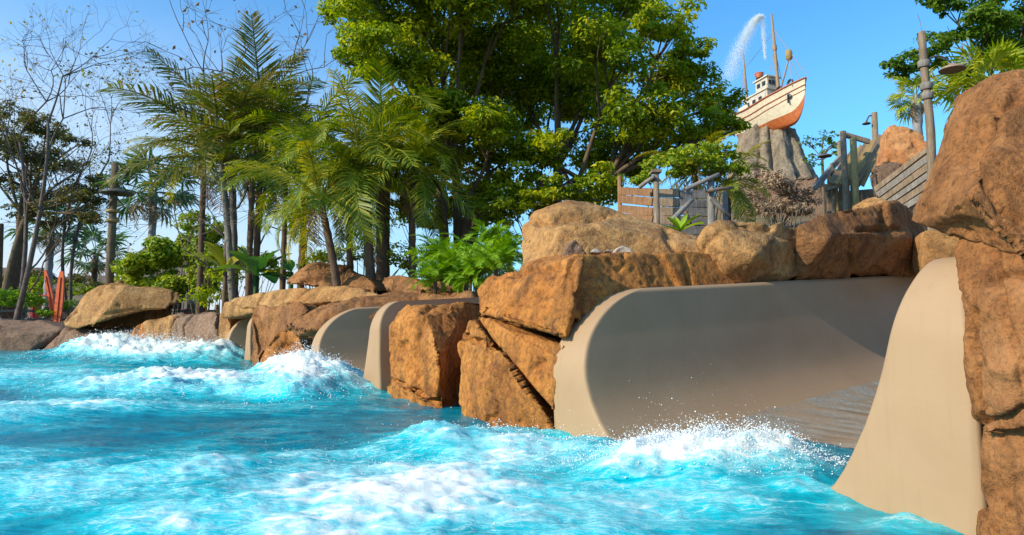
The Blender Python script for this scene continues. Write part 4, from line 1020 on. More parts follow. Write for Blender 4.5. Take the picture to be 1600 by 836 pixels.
for k, (lab, t, lean, nf, sc, r, kinds, bk) in enumerate(PAL2):
    palm(lab, P(*t), lean, nf, kinds, sc, r, bk, 2, (-0.25, 1.25), 'tall feather palms above the far slides', 20 + k)
fan_palm('fan palm with pale bluish trunk and dark green head behind the yellow shrub', P(240, 300, 25), (0, 0), 20, False, 1.25, 0.15, None, 9, 1)
fan_palm('small far fan palm behind the fence, near the orange boards', P(150, 398, 38), (0, 0), 16, False, 1.4, 0.17, M_PALMT, 6, 2)
fan_palm('fan palm with bluish trunk half hidden by the bare tree', P(80, 350, 30), (0, 0), 16, False, 1.3, 0.17, None, 10, 3)
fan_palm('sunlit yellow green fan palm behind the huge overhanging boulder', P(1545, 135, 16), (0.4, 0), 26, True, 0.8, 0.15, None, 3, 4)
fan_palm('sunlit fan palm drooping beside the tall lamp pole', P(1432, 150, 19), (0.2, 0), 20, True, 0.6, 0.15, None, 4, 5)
palm('bright yellow feather palm between broken boat planks and rock peak', P(1085, 268, 14.2), (0, 0), 16, ('yellow',), 0.6, 0.07, None, 1, (-0.7, 1.2), 'feather palms beside the peak', 41)
palm('low green feather palm at the foot of the rock peak', P(1140, 285, 14), (0, 0), 14, ('green', 'yellow'), 0.5, 0.06, None, 1, (-0.7, 1.0), 'feather palms beside the peak', 42)
shrub('shrub', 'yellow and green bush behind the broken boat planks', [(1050, 262, 30), (1090, 250, 34), (1125, 240, 24), (1135, 270, 26), (1010, 280, 20)], 13.6, L_SHRUB, 67, 330, 0.10)

# ---- broad banana leaves
def banana(label, x, y, D, leaves, mat, seed):
    g = np.random.default_rng(seed); p = P(x, y, D); b = np.array([p[0], p[1], ground_z(p[0], p[1]) - 0.03])
    root = thing('banana_plant', label, 'plant', b, 'banana plants'); mb = MB()
    mb.tube(bez(b, (b + p) / 2, p, 6), np.linspace(0.09, 0.05, 6), 8); mb.build('stem', L_BANANA if mat is L_BANANA else M_PALMT, root, True)
    for az, el, L, Wd, drp in leaves:
        n = 12; s = np.linspace(0, 1, n); ang = el - drp * s ** 1.4
        st = L * 0.2
        xx = np.concatenate([[0], np.cumsum(np.cos(ang))[:-1]]) * L / n; zz = np.concatenate([[0], np.cumsum(np.sin(ang))[:-1]]) * L / n
        V = []; 
        for k in range(n):
            w = Wd * max(0.02, math.sin(math.pi * min(1, max(0, (s[k] - 0.10) / 0.92))) ** 0.6) if s[k] > 0.12 else 0.02
            for a in (-1, -0.5, 0, 0.5, 1):
                V.append([xx[k], a * w, zz[k] + 0.25 * w * abs(a) + (0.02 * g.normal() * w * 3 if abs(a) == 1 else 0)])
        V = np.array(V); i = np.arange(n - 1)[:, None] * 5 + np.arange(4)[None, :]
        Fq = np.stack([i, i + 1, i + 6, i + 5], -1).reshape(-1, 4)
        ca, sa = math.cos(az), math.sin(az); R = np.array([[ca, -sa, 0], [sa, ca, 0], [0, 0, 1]])
        V = V @ R.T + (p - b)
        me = mesh_np('leaf', V, Fq); attr(me, 'var', np.clip(np.full(len(V), g.random()), 0, 1)); link('leaf', me, mat, root)
banana('banana plant with very broad deep green leaves beside the long tan rock', 400, 432, 15.6, [(-2.2, 0.9, 1.0, 0.24, 0.8), (-1.2, 0.8, 0.85, 0.22, 0.7), (-2.6, 1.2, 0.9, 0.2, 0.6), (0.1, 1.1, 0.9, 0.18, 0.6), (0.35, 0.8, 1.05, 0.2, 0.5), (-2.8, 0.5, 1.0, 0.28, 1.0), (0.0, 0.25, 0.8, 0.16, 0.8), (2.0, 0.7, 0.9, 0.25, 0.7), (-0.6, 0.1, 0.8, 0.22, 1.0)], L_BANANA, 1)
banana('banana plant with one large yellow leaf over the shrub', 352, 425, 16.8, [(2.75, 1.05, 1.2, 0.2, 0.6), (-2.6, 0.7, 1.1, 0.25, 0.9), (1.2, 0.9, 1.0, 0.2, 0.8)], L_PALMY, 2)
banana('small green broad leaved plant at the edge of the reddish boulder', 455, 425, 15.0, [(0.3, 0.7, 0.5, 0.1, 0.5), (-1.4, 0.8, 0.45, 0.1, 0.5), (2.6, 0.7, 0.5, 0.1, 0.5), (-2.6, 0.4, 0.45, 0.1, 0.7)], L_BANANA, 3)

# ---- shrubs on the left, bare tree, olive tree
shrub('shrub', 'large yellow green bush around the pale fan palm trunk', [(215, 420, 26), (250, 400, 30), (285, 400, 34), (230, 450, 26), (275, 440, 30), (310, 440, 28), (300, 385, 22)], 22.5, L_SHRUB, 71, 280, 0.15, asp=0.6)
shrub('shrub', 'dark green bush under the banana leaves', [(330, 460, 28), (345, 435, 26), (375, 440, 24), (310, 470, 20)], 18.5, L_TREE, 72, 60, 0.10)
shrub('shrub', 'dark green low hedge bush at the fence', [(10, 470, 26), (45, 468, 22), (-30, 465, 26), (110, 480, 14), (75, 490, 12)], 25, L_FERN, 73, 120, 0.12)

shrub('shrub', 'deep green leafy bush filling the ground between grey palm trunks', [(350, 420, 26), (380, 405, 26), (415, 415, 24), (435, 430, 18), (330, 405, 22)], 20, L_TREE, 74, 160, 0.12)
shrub('shrub', 'yellow green bush hanging with dry fronds below the yellow palm', [(300, 350, 24), (325, 365, 26), (340, 395, 24), (310, 390, 24)], 21.5, L_SHRUB, 75, 130, 0.14)
shrub('shrub', 'far grey green bush between the fence and low roofs', [(110, 440, 20), (150, 450, 22), (60, 440, 22), (20, 435, 24)], 36, L_OLIVE, 76, 50, 0.2)
shrub('shrub', 'broad yellow green bush hiding the dark pitched roof house', [(205, 440, 26), (232, 415, 26), (262, 395, 24), (300, 410, 30), (325, 440, 26), (275, 455, 26), (240, 465, 24)], 24.0, L_SHRUB, 78, 120, 0.15, asp=0.6)
shrub('shrub', 'dark mixed bush in front of the far low roofs', [(20, 455, 24), (60, 448, 20), (120, 455, 18), (155, 462, 16), (-30, 450, 26)], 33, L_TREE, 79, 60, 0.17)
shrub('shrub', 'small bright palm like bush showing between thin dark palm and leaning palm', [(490, 410, 16), (515, 405, 14), (468, 415, 14)], 19, L_SHRUB, 77, 110, 0.10, asp=0.3)
def bare_tree(label, base, tips, seed, leafmat=None, nleaf=200, r=0.14, depth=5):
    g = np.random.default_rng(seed); base = np.array(base, float); root = thing('bare_tree', label, 'tree', base, 'bare trees on the far bank'); mb = MB(); ends = []
    def grow(a, d, L, rad, lev):
        b = a + d * L; mid = (a + b) / 2 + g.normal(0, 0.10 * L, 3); n = 5 if lev > 2 else 4
        mb.tube(bez(a, mid, b, n), np.linspace(rad, rad * 0.66, n), 6 if lev > 3 else 4, False)
        if lev == 0: ends.append(b); return
        for k in range(3 if g.random() < 0.55 else 2):
            e = d + g.normal(0, 0.52, 3) + np.array([0, 0, 0.08]); e /= np.linalg.norm(e)
            grow(b, e, L * g.uniform(0.62, 0.88), rad * 0.62, lev - 1)
    for t in tips:
        t = np.array(t, float); d = t - base; L = np.linalg.norm(d); d /= L
        p = limb(mb, base - np.array([0, 0, 0.2]), t, r, r * 0.4, 0.22, 10, 8, g)
        for k in (3, 5, 7, 9):
            e = d + g.normal(0, 0.45, 3) + np.array([0, 0, 0.15]); e /= np.linalg.norm(e)
            grow(p[k], e, L * 0.16 + 0.25, r * 0.36, depth)
    mb.build('trunk', M_TWIG, root, True)
    if leafmat and nleaf:
        E = np.array(ends); c = E[g.integers(0, len(E), nleaf)] + g.normal(0, 0.08, (nleaf, 3)); leaf_obj('leaves', leaf_arrays(c, g.normal(size=(nleaf, 3)), 0.13, 0.6, seed), leafmat, root)
    return root
def gp(x, y, D):
    p = P(x, y, D); p[2] = ground_z(p[0], p[1]); return p
bare_tree('nearly leafless tree with thin dark branches and few yellow leaves', gp(8, 460, 24.5), [P(30, 215, 24.5), P(75, 190, 24), P(-40, 230, 25)], 81, L_YEL, 420, 0.11, 5)
bare_tree('bare twiggy tree mixed into the windblown grey palms', gp(372, 440, 19), [P(330, 190, 19), P(395, 185, 18.8), P(430, 190, 19.3)], 82, L_DEAD, 260, 0.08, 4)
bare_tree('bare twiggy tree between the wooden lamp post and leafless tree', gp(120, 460, 27), [P(130, 260, 27), P(170, 250, 26.5)], 83, L_OLIVE, 900, 0.08, 5)
broad_tree('olive_tree', 'dull olive brown leafy tree in front of the nearly leafless tree', gp(2, 460, 26.5), [P(0, 350, 26.5), P(40, 340, 26), P(30, 330, 27)],
           pl([(10, 225, 50), (60, 240, 46), (110, 265, 42), (150, 285, 30), (20, 285, 46), (80, 300, 40), (125, 315, 30), (-50, 250, 60), (40, 330, 30), (90, 350, 24), (140, 340, 22), (160, 310, 22), (60, 195, 34), (0, 180, 40), (110, 225, 28)], 26.3, 1.5, 85), L_OLIVE, 86, 210, 0.12, 0.20, None, None, True, 12)
# ---- trees on the right
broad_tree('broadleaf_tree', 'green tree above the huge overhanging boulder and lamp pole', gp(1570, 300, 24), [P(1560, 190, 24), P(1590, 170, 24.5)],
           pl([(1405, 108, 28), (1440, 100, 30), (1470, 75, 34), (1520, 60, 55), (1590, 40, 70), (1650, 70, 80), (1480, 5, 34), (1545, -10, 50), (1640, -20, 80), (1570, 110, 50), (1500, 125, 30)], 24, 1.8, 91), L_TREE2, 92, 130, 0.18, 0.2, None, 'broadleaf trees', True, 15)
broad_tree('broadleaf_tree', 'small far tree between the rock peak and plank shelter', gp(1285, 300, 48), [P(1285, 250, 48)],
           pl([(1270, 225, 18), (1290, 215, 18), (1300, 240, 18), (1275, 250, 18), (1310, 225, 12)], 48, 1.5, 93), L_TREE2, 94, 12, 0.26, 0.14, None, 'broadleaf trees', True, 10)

# ---- small bright plant among the boulders
def agave(label, x, y, D, n, L, mat, seed):
    g = np.random.default_rng(seed); p = P(x, y, D); b = np.array([p[0], p[1], ground_z(p[0], p[1])]); root = thing('strap_leaf_plant', label, 'plant', b)
    mb = MB(); mb.tube(np.array([b, (b + p) / 2, p]), 0.025, 6); mb.build('stem', M_BARK, root)
    for k in range(n):
        az = [2.9, 0.25, 1.6, -0.9, -2.3, 0.9][k % 6]; el = [0.45, 0.55, 0.9, 0.7, 0.6, 1.0][k % 6]; m = 8; s = np.linspace(0, 1, m); ang = el - 0.5 * s
        xx = np.concatenate([[0], np.cumsum(np.cos(ang))[:-1]]) * L / m; zz = np.concatenate([[0], np.cumsum(np.sin(ang))[:-1]]) * L / m
        V = np.array([[xx[i], a * 0.045 * L * 2 * math.sin(math.pi * (0.12 + 0.86 * s[i])), zz[i] + abs(a) * 0.02] for i in range(m) for a in (-1, 0, 1)])
        i = np.arange(m - 1)[:, None] * 3 + np.arange(2)[None, :]; Fq = np.stack([i, i + 1, i + 4, i + 3], -1).reshape(-1, 4)
        ca, sa = math.cos(az), math.sin(az); V = V @ np.array([[ca, -sa, 0], [sa, ca, 0], [0, 0, 1]]).T + (p - b)
        me = mesh_np('leaf', V, Fq); attr(me, 'var', np.full(len(V), 0.6 + 0.4 * g.random())); link('leaf', me, mat, root)
agave('bright green strap leaved plant between tan boulders and plank wall', 1063, 362, 7.6, 6, 0.36, L_FERN, 5)

# ------------------------------------------------------------------ timber: plank wall like a broken boat
def planks(root, pts_list, w, mat_list, th=0.05, jit=0.008, name='plank'):
    for k, (a, b) in enumerate(pts_list):
        mb = MB(); mb.beam(a, b, th, w, (0, 0, 1), jit); mb.build(name, mat_list[k % len(mat_list)], root)
wp = gp(1050, 350, 12.0); wall = thing('plank_wall', 'curved wall of weathered reddish planks behind the tan boulders', 'wall', wp)
for k in range(6):
    y0 = 302 + k * 14
    for seg, (xa, xb, Da, Db, m) in enumerate([(968, 1020, 12.6, 12.1, M_WOODR), (1021, 1062, 12.1, 11.9, M_WOOD), (1062, 1105, 11.9, 12.0, M_WOODG)]):
        mb = MB(); mb.beam(P(xa, y0 - (4 if seg == 0 else 0) + rng.normal(0, 0.7), Da), P(xb, y0 + rng.normal(0, 0.7) + seg, Db), 0.05, 0.147, (0, 0, 1), 0.008); mb.build('plank', m if rng.random() > 0.2 else M_WOOD, wall)
for (x, yt, yb, D, w, m) in [(1025, 268, 380, 11.7, 0.11, M_WOOD), (1110, 282, 380, 11.6, 0.13, M_WOODG), (1133, 300, 380, 11.8, 0.10, M_WOODG), (968, 275, 380, 12.6, 0.09, M_WOODR)]:
    a = P(x, yt, D); b = P(x, yb, D); b[2] = min(b[2], ground_z(b[0], b[1])); mb = MB(); mb.tube(np.array([b, (a + b) / 2 + 0.01, a]), [w / 2 * 1.1, w / 2, w / 2 * 0.9], 9); mb.build('post', m, wall, True)
mb = MB(); mb.box(P(1025, 268, 11.7), (0.17, 0.17, 0.05)); mb.build('post_cap', M_WOOD, wall)
for (a, b, w) in [((1070, 297, 11.5), (1124, 272, 11.5), 0.09), ((1104, 300, 11.5), (1146, 293, 11.6), 0.07), ((1050, 345, 11.4), (1082, 312, 11.5), 0.10), ((1112, 310, 11.5), (1140, 338, 11.5), 0.09), ((1000, 292, 12.0), (1022, 276, 11.6), 0.08), ((1066, 320, 11.6), (1080, 350, 11.6), 0.06)]:
    mb = MB(); mb.tube(np.array([P(*a), (P(*a) + P(*b)) / 2 + rng.normal(0, 0.015, 3), P(*b)]), [w / 2, w / 2 * 0.9, w / 2 * 0.8], 7); mb.build('branch_rail', M_WOODG if w > 0.075 else M_WOOD, wall, True)

# ---- plank shelter on the right
sp = gp(1335, 320, 24); hut = thing('plank_shelter', 'leaning shelter with slanted plank roof and rough posts below the lamp', 'shelter', sp)
for k in range(8):                           # roof boards running down the slope
    t0 = (k + 0.5) / 8.0
    a = P(1330 + 58 * t0, 238 - 32 * t0, 24.3); b = P(1294 + 56 * t0, 286 + 4 * t0, 23.3)
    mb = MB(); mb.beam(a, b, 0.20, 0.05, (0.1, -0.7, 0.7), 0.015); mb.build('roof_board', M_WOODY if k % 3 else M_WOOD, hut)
for (a, b, w, m) in [((1272, 294, 23.5), (1316, 243, 24.0), 0.16, M_WOODG), ((1340, 285, 23.2), (1378, 218, 23.0), 0.14, M_WOOD), ((1320, 210, 23.4), (1358, 222, 23.4), 0.16, M_WOOD), ((1290, 296, 23.4), (1345, 280, 23.3), 0.12, M_WOOD), ((1278, 288, 23.6), (1300, 292, 23.6), 0.1, M_WOODY)]:
    mb = MB(); mb.beam(P(*a), P(*b), w, w, (0, 0, 1), 0.02); mb.build('beam', m, hut)
for k in range(5):
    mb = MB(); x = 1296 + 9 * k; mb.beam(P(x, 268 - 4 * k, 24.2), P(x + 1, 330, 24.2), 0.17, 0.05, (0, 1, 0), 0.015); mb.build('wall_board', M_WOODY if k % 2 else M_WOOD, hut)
for (x, yt, D, w, m) in [(1317, 205, 23.2, 0.20, M_WOOD), (1333, 216, 23.1, 0.22, M_WOODY), (1300, 255, 23.8, 0.14, M_WOOD), (1382, 240, 23.0, 0.16, M_WOODY)]:
    a = P(x, yt, D); b = a.copy(); b[2] = ground_z(a[0], a[1]) - 0.1; mb = MB(); mb.tube(np.array([b, (a + b) / 2 + 0.015, a]), w / 2, 9); mb.build('post', m, hut, True)
# lower part of the shelter: dark boarded base
mb = MB(); mb.beam(P(1300, 322, 24.6), P(1384, 316, 24.2), 0.1, 1.0, (0, 0, 1), 0.02); mb.build('base_board', M_WOOD, hut)

rock('boulder', 'tall red orange sunlit rock beside the plank shelter', [F([(1366, 255, 17.2), (1376, 215, 17.2), (1392, 198, 17.2), (1416, 192, 17.2), (1444, 205, 17.0), (1455, 250, 16.9), (1450, 400, 16.9), (1372, 400, 17.1)], 2.0, 0.85, ray=True)], M_ROCK_RED, 0.06, 0.14, 0.9, 2, 6, 0.08, 0.05, (), 101, group='rocks by the plank shelter', celloff=0.06)
rock('boulder', 'rounded brown rock in front of the red orange rock', [F([(1357, 272, 16.4), (1364, 256, 16.4), (1390, 248, 16.3), (1412, 252, 16.2), (1416, 275, 16.2), (1400, 286, 16.2), (1365, 288, 16.4), (1365, 400, 16.4), (1410, 400, 16.3)], 0.5, 0.85, ray=True)], M_ROCK_GR, 0.06, 0.10, 0.9, 3, 3, 0.03, 0.05, (), 102, group='rocks by the plank shelter')
rock('boulder', 'yellow sunlit rounded rock under the plank shelter posts', [F([(1330, 322, 14.5), (1345, 312, 14.5), (1375, 306, 14.3), (1400, 312, 14.0), (1405, 380, 14.0), (1335, 380, 14.4)], 1.4, 0.85)], M_ROCK_TAN, 0.05, 0.07, 1.0, 3, seed=103, group='rocks by the plank shelter')
st = gp(1410, 300, 15.5); steps = thing('plank_ramp', 'steep grey plank ramp rising to the tall lamp pole', 'ramp', st)
for k in range(6):
    mb = MB(); mb.beam(P(1368 + 4 * k, 300 + 9 * k - 4, 15.8 - 0.1 * k), P(1452 + 4 * k, 232 + 11 * k, 14.6 - 0.1 * k), 0.06, 0.13, (0, 0, 1), 0.012); mb.build('plank', M_WOODG if k % 2 else M_WOOD, steps)
for x, y in ((1385, 290), (1420, 262), (1448, 250)):
    a = P(x, y, 15.6); b = a.copy(); b[2] = ground_z(a[0], a[1]) - 0.1; mb = MB(); mb.tube(np.array([b, (a + b) / 2, a]), 0.06, 7); mb.build('post', M_WOOD, steps, True)

# ------------------------------------------------------------------ lamps
def lamp_shade(root, c, R, hh, mat, name='lamp_shade'):
    mb = MB(); mb.lathe([(0.02, hh), (R * 0.22, hh * 0.96), (R * 0.35, hh * 0.7), (R * 0.8, hh * 0.35), (R, 0.0), (R * 0.97, -0.02), (R * 0.75, hh * 0.28), (0.02, hh * 0.6)], c, 20); return mb.build(name, mat, root, True)
a = P(1443, 50, 11.0); b = a.copy(); b[2] = ground_z(a[0], a[1]) - 0.1
lp = thing('lamp_pole', 'tall brown wooden pole with round lamp shade beside huge boulder', 'lamp', (b[0], b[1], b[2]), 'lamp poles')
n = 14; zz = np.linspace(b[2], a[2], n); mb = MB(); mb.tube(np.stack([np.full(n, a[0]) + 0.03 * np.sin(zz * 2), np.full(n, a[1]), zz], 1), np.linspace(0.075, 0.058, n), 10, True, 0.06); mb.build('pole', M_WOOD, lp, True)
for y in (135, 150, 100):
    mb = MB(); q = P(1443, y, 11.0); mb.lathe([(0.08, -0.06), (0.092, -0.05), (0.092, 0.05), (0.08, 0.06)], (a[0] + 0.03 * math.sin(q[2] * 2), a[1], q[2]), 12); mb.build('rope_band', M_WOODG, lp, True)
c = P(1488, 108, 11.0); mb = MB(); mb.tube(bez(P(1445, 95, 11), P(1470, 78, 11), c + np.array([0, 0, 0.09]), 8), 0.014, 6); mb.build('bracket', M_METAL, lp, True)
lamp_shade(lp, c, 0.20, 0.10, M_LAMPW)
mb = MB(); mb.tube(np.array([P(1441, 52, 11), P(1438, 35, 11), P(1434, 22, 11)]), 0.006, 4); mb.build('wire', M_METAL, lp)
def small_lamp(label, px, ytop, D, arm, shade, R):
    a = P(px, ytop, D); g0 = ground_z(a[0], a[1]) - 0.1; root = thing('lamp_pole', label, 'lamp', (a[0], a[1], g0), 'lamp poles')
    mb = MB(); mb.tube(np.array([[a[0], a[1], g0], [a[0], a[1], (g0 + a[2]) / 2], a]), 0.11, 9, True, 0.05); mb.build('pole', M_WOOD, root, True)
    c = P(*shade, D); mb = MB(); mb.tube(bez(P(*arm, D), (P(*arm, D) + c) / 2 + np.array([0, 0, 0.35]), c + np.array([0, 0, R * 0.45]), 8), 0.03, 6); mb.build('bracket', M_METAL, root, True)
    lamp_shade(root, c, R, R * 0.5, M_METAL)
small_lamp('small lamp post with hooked arm above the plank shelter roof', 1366, 176, 25.0, (1365, 184), (1354, 193), 0.15)
small_lamp('rough post with wide hanging lamp left of plank shelter', 1312, 222, 26.0, (1310, 226), (1289, 244), 0.26)
a = P(180, 255, 22.6); g0 = ground_z(a[0], a[1]) - 0.1
lp2 = thing('lamp_post', 'thick wooden lamp post with dark round hood behind the leaning slab', 'lamp', (a[0], a[1], g0))
mb = MB(); zz = np.linspace(g0, a[2], 12); mb.tube(np.stack([np.full(12, a[0]), np.full(12, a[1]), zz], 1), np.linspace(0.15, 0.11, 12), 10, True, 0.05); mb.build('post', M_BARK, lp2, True)
lamp_shade(lp2, P(183, 302, 22.4), 0.52, 0.16, M_METAL)
for y in (285, 330, 345): 
    mb = MB(); q = P(180, y, 22.6); mb.lathe([(0.17, -0.05), (0.215, -0.04), (0.215, 0.04), (0.17, 0.05)], (a[0], a[1], q[2]), 12); mb.build('rope_band', M_WOODY, lp2, True)
for s in (-1, 1):
    mb = MB(); mb.tube(np.array([P(180 + 14 * s, 325, 22.5), P(180, 305, 22.4)]), 0.03, 6); mb.build('brace', M_METAL, lp2)

# ------------------------------------------------------------------ far left: fence, boards, roofs
fr = gp(120, 490, 25.2); fence = thing('rail_fence', 'weathered wooden rail fence beyond the leaning slab', 'fence', fr)
for x in range(-40, 341, 38):
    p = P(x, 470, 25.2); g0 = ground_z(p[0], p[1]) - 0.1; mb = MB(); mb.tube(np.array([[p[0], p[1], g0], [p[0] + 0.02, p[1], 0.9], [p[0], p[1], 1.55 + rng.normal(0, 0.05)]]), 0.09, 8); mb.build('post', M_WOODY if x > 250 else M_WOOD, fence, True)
for z0 in (0.75, 1.05, 1.35):
    for x in range(-40, 340, 38):
        pa = P(x, 470, 25.15); pb = P(x + 38, 470, 25.15); pa[2] = z0 + rng.normal(0, 0.02); pb[2] = z0 + rng.normal(0, 0.02); mb = MB(); mb.tube(np.array([pa, (pa + pb) / 2 + rng.normal(0, 0.015, 3), pb]), 0.045, 6); mb.build('rail', M_WOODG, fence, True)
def board(label, a, b, D, w, mat):
    A, B = P(*a, D), P(*b, D); B[2] = max(B[2], 0.0); root = thing('board', label, 'board', B, 'orange boards at the fence'); mb = MB()
    n = 9; s = np.linspace(0, 1, n); ww = w * np.sqrt(np.clip(np.sin(math.pi * (0.06 + 0.88 * s)), 0, 1))
    V = []
    for k in range(n):
        c = A + (B - A) * s[k]
        for dx, dy in ((-1, -0.04), (1, -0.04), (1, 0.04), (-1, 0.04)): V.append(c + np.array([dx * ww[k] / 2, dy, 0]))
    i = np.arange(n - 1)[:, None] * 4 + np.arange(4)[None, :]; j = np.arange(n - 1)[:, None] * 4 + (np.arange(4)[None, :] + 1) % 4
    mb.add(np.array(V), np.stack([i, j, j + 4, i + 4], -1).reshape(-1, 4)); mb.add(np.array(V[:4]), [[0, 1, 2, 3]]); mb.add(np.array(V[-4:]), [[3, 2, 1, 0]])
    v, f = mb.arrays(); o = link('deck', mesh_np('deck', v - B, f, False), mat, root)
    mb = MB(); mb.tube(np.array([A + (B - A) * 0.1 - np.array([0, 0.055, 0]), A + (B - A) * 0.9 - np.array([0, 0.055, 0])]), 0.015, 5); mb.build('stringer', M_RED, root)
board('slanting bright orange board leaning on the rail fence', (71, 422), (90, 520), 24.9, 0.20, M_ORANGE)
board('upright orange board crossing the slanting one at the fence', (97, 424), (88, 520), 24.7, 0.28, M_ORANGE)
board('narrow orange board standing by the fence post near the dark bush', (318, 447), (317, 510), 24.6, 0.26, M_ORANGE)
def bench(label, x, y, D, w):
    p = gp(x, y, D); root = thing('bench', label, 'bench', p, 'red benches'); q = P(x, y, D); zt = max(q[2], p[2] + 0.4)
    for dy in (-0.16, 0.0, 0.16): mb = MB(); mb.box((p[0], p[1] + dy, zt), (w, 0.13, 0.05)); mb.build('seat_slat', M_RED, root)
    for s in (-1, 1): mb = MB(); mb.box((p[0] + s * w * 0.42, p[1], (zt + p[2]) / 2 - 0.03), (0.08, 0.4, zt - p[2])); mb.build('leg', M_RED, root)
bench('low red bench beside the upright narrow orange board', 303, 484, 25.6, 0.6)
bench('low red bench behind the crossed orange boards', 70, 462, 26.2, 0.8)

def far_house(name, label, x0, x1, yb, ye, yr, D, seed, group='far roofs beyond the pool'):
    a, b = P(x0, ye, D), P(x1, ye, D); zr = P(x0, yr, D)[2]; zb = ground_z((a[0] + b[0]) / 2, D); ze = a[2]; cx = (a[0] + b[0]) / 2; w = b[0] - a[0]; dp = w * 0.6
    root = thing(name, label, 'building', (cx, D + dp / 2, zb), group)
    mb = MB(); mb.box((cx, D + dp / 2, (zb + ze) / 2), (w * 0.86, dp * 0.86, ze - zb)); mb.build('wall', M_WALLF, root)
    for s in (-0.27, 0.0, 0.27):
        mb = MB(); mb.box((cx + s * w, D + dp * 0.07 - 0.02, zb + (ze - zb) * 0.5), (w * 0.13, 0.05, (ze - zb) * 0.45)); mb.build('window', M_DARK, root)
    v = np.array([[a[0], D, ze], [b[0], D, ze], [b[0], D + dp, ze], [a[0], D + dp, ze], [a[0] + w * 0.18, D + dp / 2, zr], [b[0] - w * 0.18, D + dp / 2, zr]])
    lo = v.copy(); lo[:, 2] -= 0.15
    mb = MB(); mb.add(v, [[0, 1, 5, 4], [2, 3, 4, 5]]); mb.add(v, [[1, 2, 5], [3, 0, 4]]); mb.add(np.concatenate([v[:4], lo[:4]]), [[0, 4, 5, 1], [1, 5, 6, 2], [2, 6, 7, 3], [3, 7, 4, 0], [4, 7, 6, 5]]); mb.build('roof', M_ROOFD, root)
far_house('pool_house', 'dark pitched roof house behind the yellow green bush', 195, 300, 470, 405, 380, 52, 1)
far_house('pool_house', 'long low roofed building beyond the fence', 70, 178, 480, 452, 428, 46, 2)
far_house('pool_house', 'far building with brown hip roof behind the leafless tree', -60, 60, 480, 440, 415, 50, 3)

# ------------------------------------------------------------------ rock peak with the stranded ship
PK = P(1208, 270, 60.0); pg = ground_z(PK[0], PK[1])
def peak():
    z0, z1 = pg - 2.0, P(1208, 196, 60)[2]
    nz, na = 90, 220
    zz = np.linspace(0, 1, nz); an = np.linspace(0, 2 * math.pi, na, endpoint=False)
    Z, A = np.meshgrid(zz, an, indexing='ij')
    q = np.stack([np.cos(A) * 2.5, np.sin(A) * 2.5, Z * 1.3], -1).reshape(-1, 3)
    flute = fbm(q, 4, 11, 0.55, True).reshape(A.shape); bl = fbm(q * np.array([1.0, 1.0, 3.0]) * 1.7, 3, 14).reshape(A.shape)
    dn = (1 - Z) * (z1 - z0)
    R = 1.95 + 0.27 * dn + 0.012 * dn ** 2
    ribs = np.abs(np.sin(A * 5.5 + 1.6 * noise(q * 0.6, 19).reshape(A.shape))) ** 0.6
    R = R * (0.80 + 0.26 * ribs + 0.16 * flute + 0.05 * bl)
    top = 1 - sstep(0.93, 1.0, Z) * 0.18
    X = PK[0] + np.cos(A) * R * top; Y = PK[1] + 1.0 + np.sin(A) * R * top
    ZZ = z0 + (z1 - z0) * Z + 0.5 * bl * sstep(0.5, 1, Z)
    V = np.stack([X, Y, ZZ], -1).reshape(-1, 3)
    i = np.arange(nz - 1)[:, None] * na + np.arange(na)[None, :]; j = np.arange(nz - 1)[:, None] * na + (np.arange(na)[None, :] + 1) % na
    Fq = np.stack([i, j, j + na, i + na], -1).reshape(-1, 4)
    V = np.concatenate([V, [[PK[0], PK[1] + 1, z1 + 0.15]]]); t = (nz - 1) * na
    Ft = np.array([[t + k, t + (k + 1) % na, nz * na] for k in range(na)])
    org = np.array([PK[0], PK[1] + 1, pg])
    o = link('rock_peak', mesh_np('rock_peak', V - org, [Fq, Ft]), M_ROCK_PEAK); o.location = Vector(org)
    tag(o, 'grey fluted rock peak carrying the stranded ship', 'rock')
    return z1
ZTOP = peak()
rock('boulder', 'grey brown rock mass at the foot of the fluted peak', [F([(1230, 300, 50), (1240, 278, 50), (1258, 268, 50), (1280, 275, 49), (1292, 300, 49), (1290, 400, 49), (1235, 400, 50)], 3, 0.85), F([(1160, 300, 52), (1175, 268, 52), (1205, 262, 52), (1225, 280, 51), (1232, 380, 51), (1160, 380, 52)], 3, 0.85)], M_ROCK_GR, 0.14, 0.35, 0.4, 1, 10, 0.2, 0.12, (), 110, cat='rock', celloff=0.25)
shrub('shrub', 'dry brown tangled scrub between the peak and boulders', [(1170, 300, 26), (1200, 290, 28), (1235, 300, 26), (1265, 310, 22), (1215, 325, 24), (1180, 325, 22), (1250, 330, 20)], 26, L_SCRUB, 111, 110, 0.16, asp=0.3)
shrub('shrub', 'pale yellow dry shrub just behind the rounded boulder', [(1190, 325, 14), (1215, 318, 15), (1235, 330, 12), (1250, 322, 10), (1205, 335, 12)], 11, L_SCRUB, 112, 130, 0.055, asp=0.3, spread=0.15)

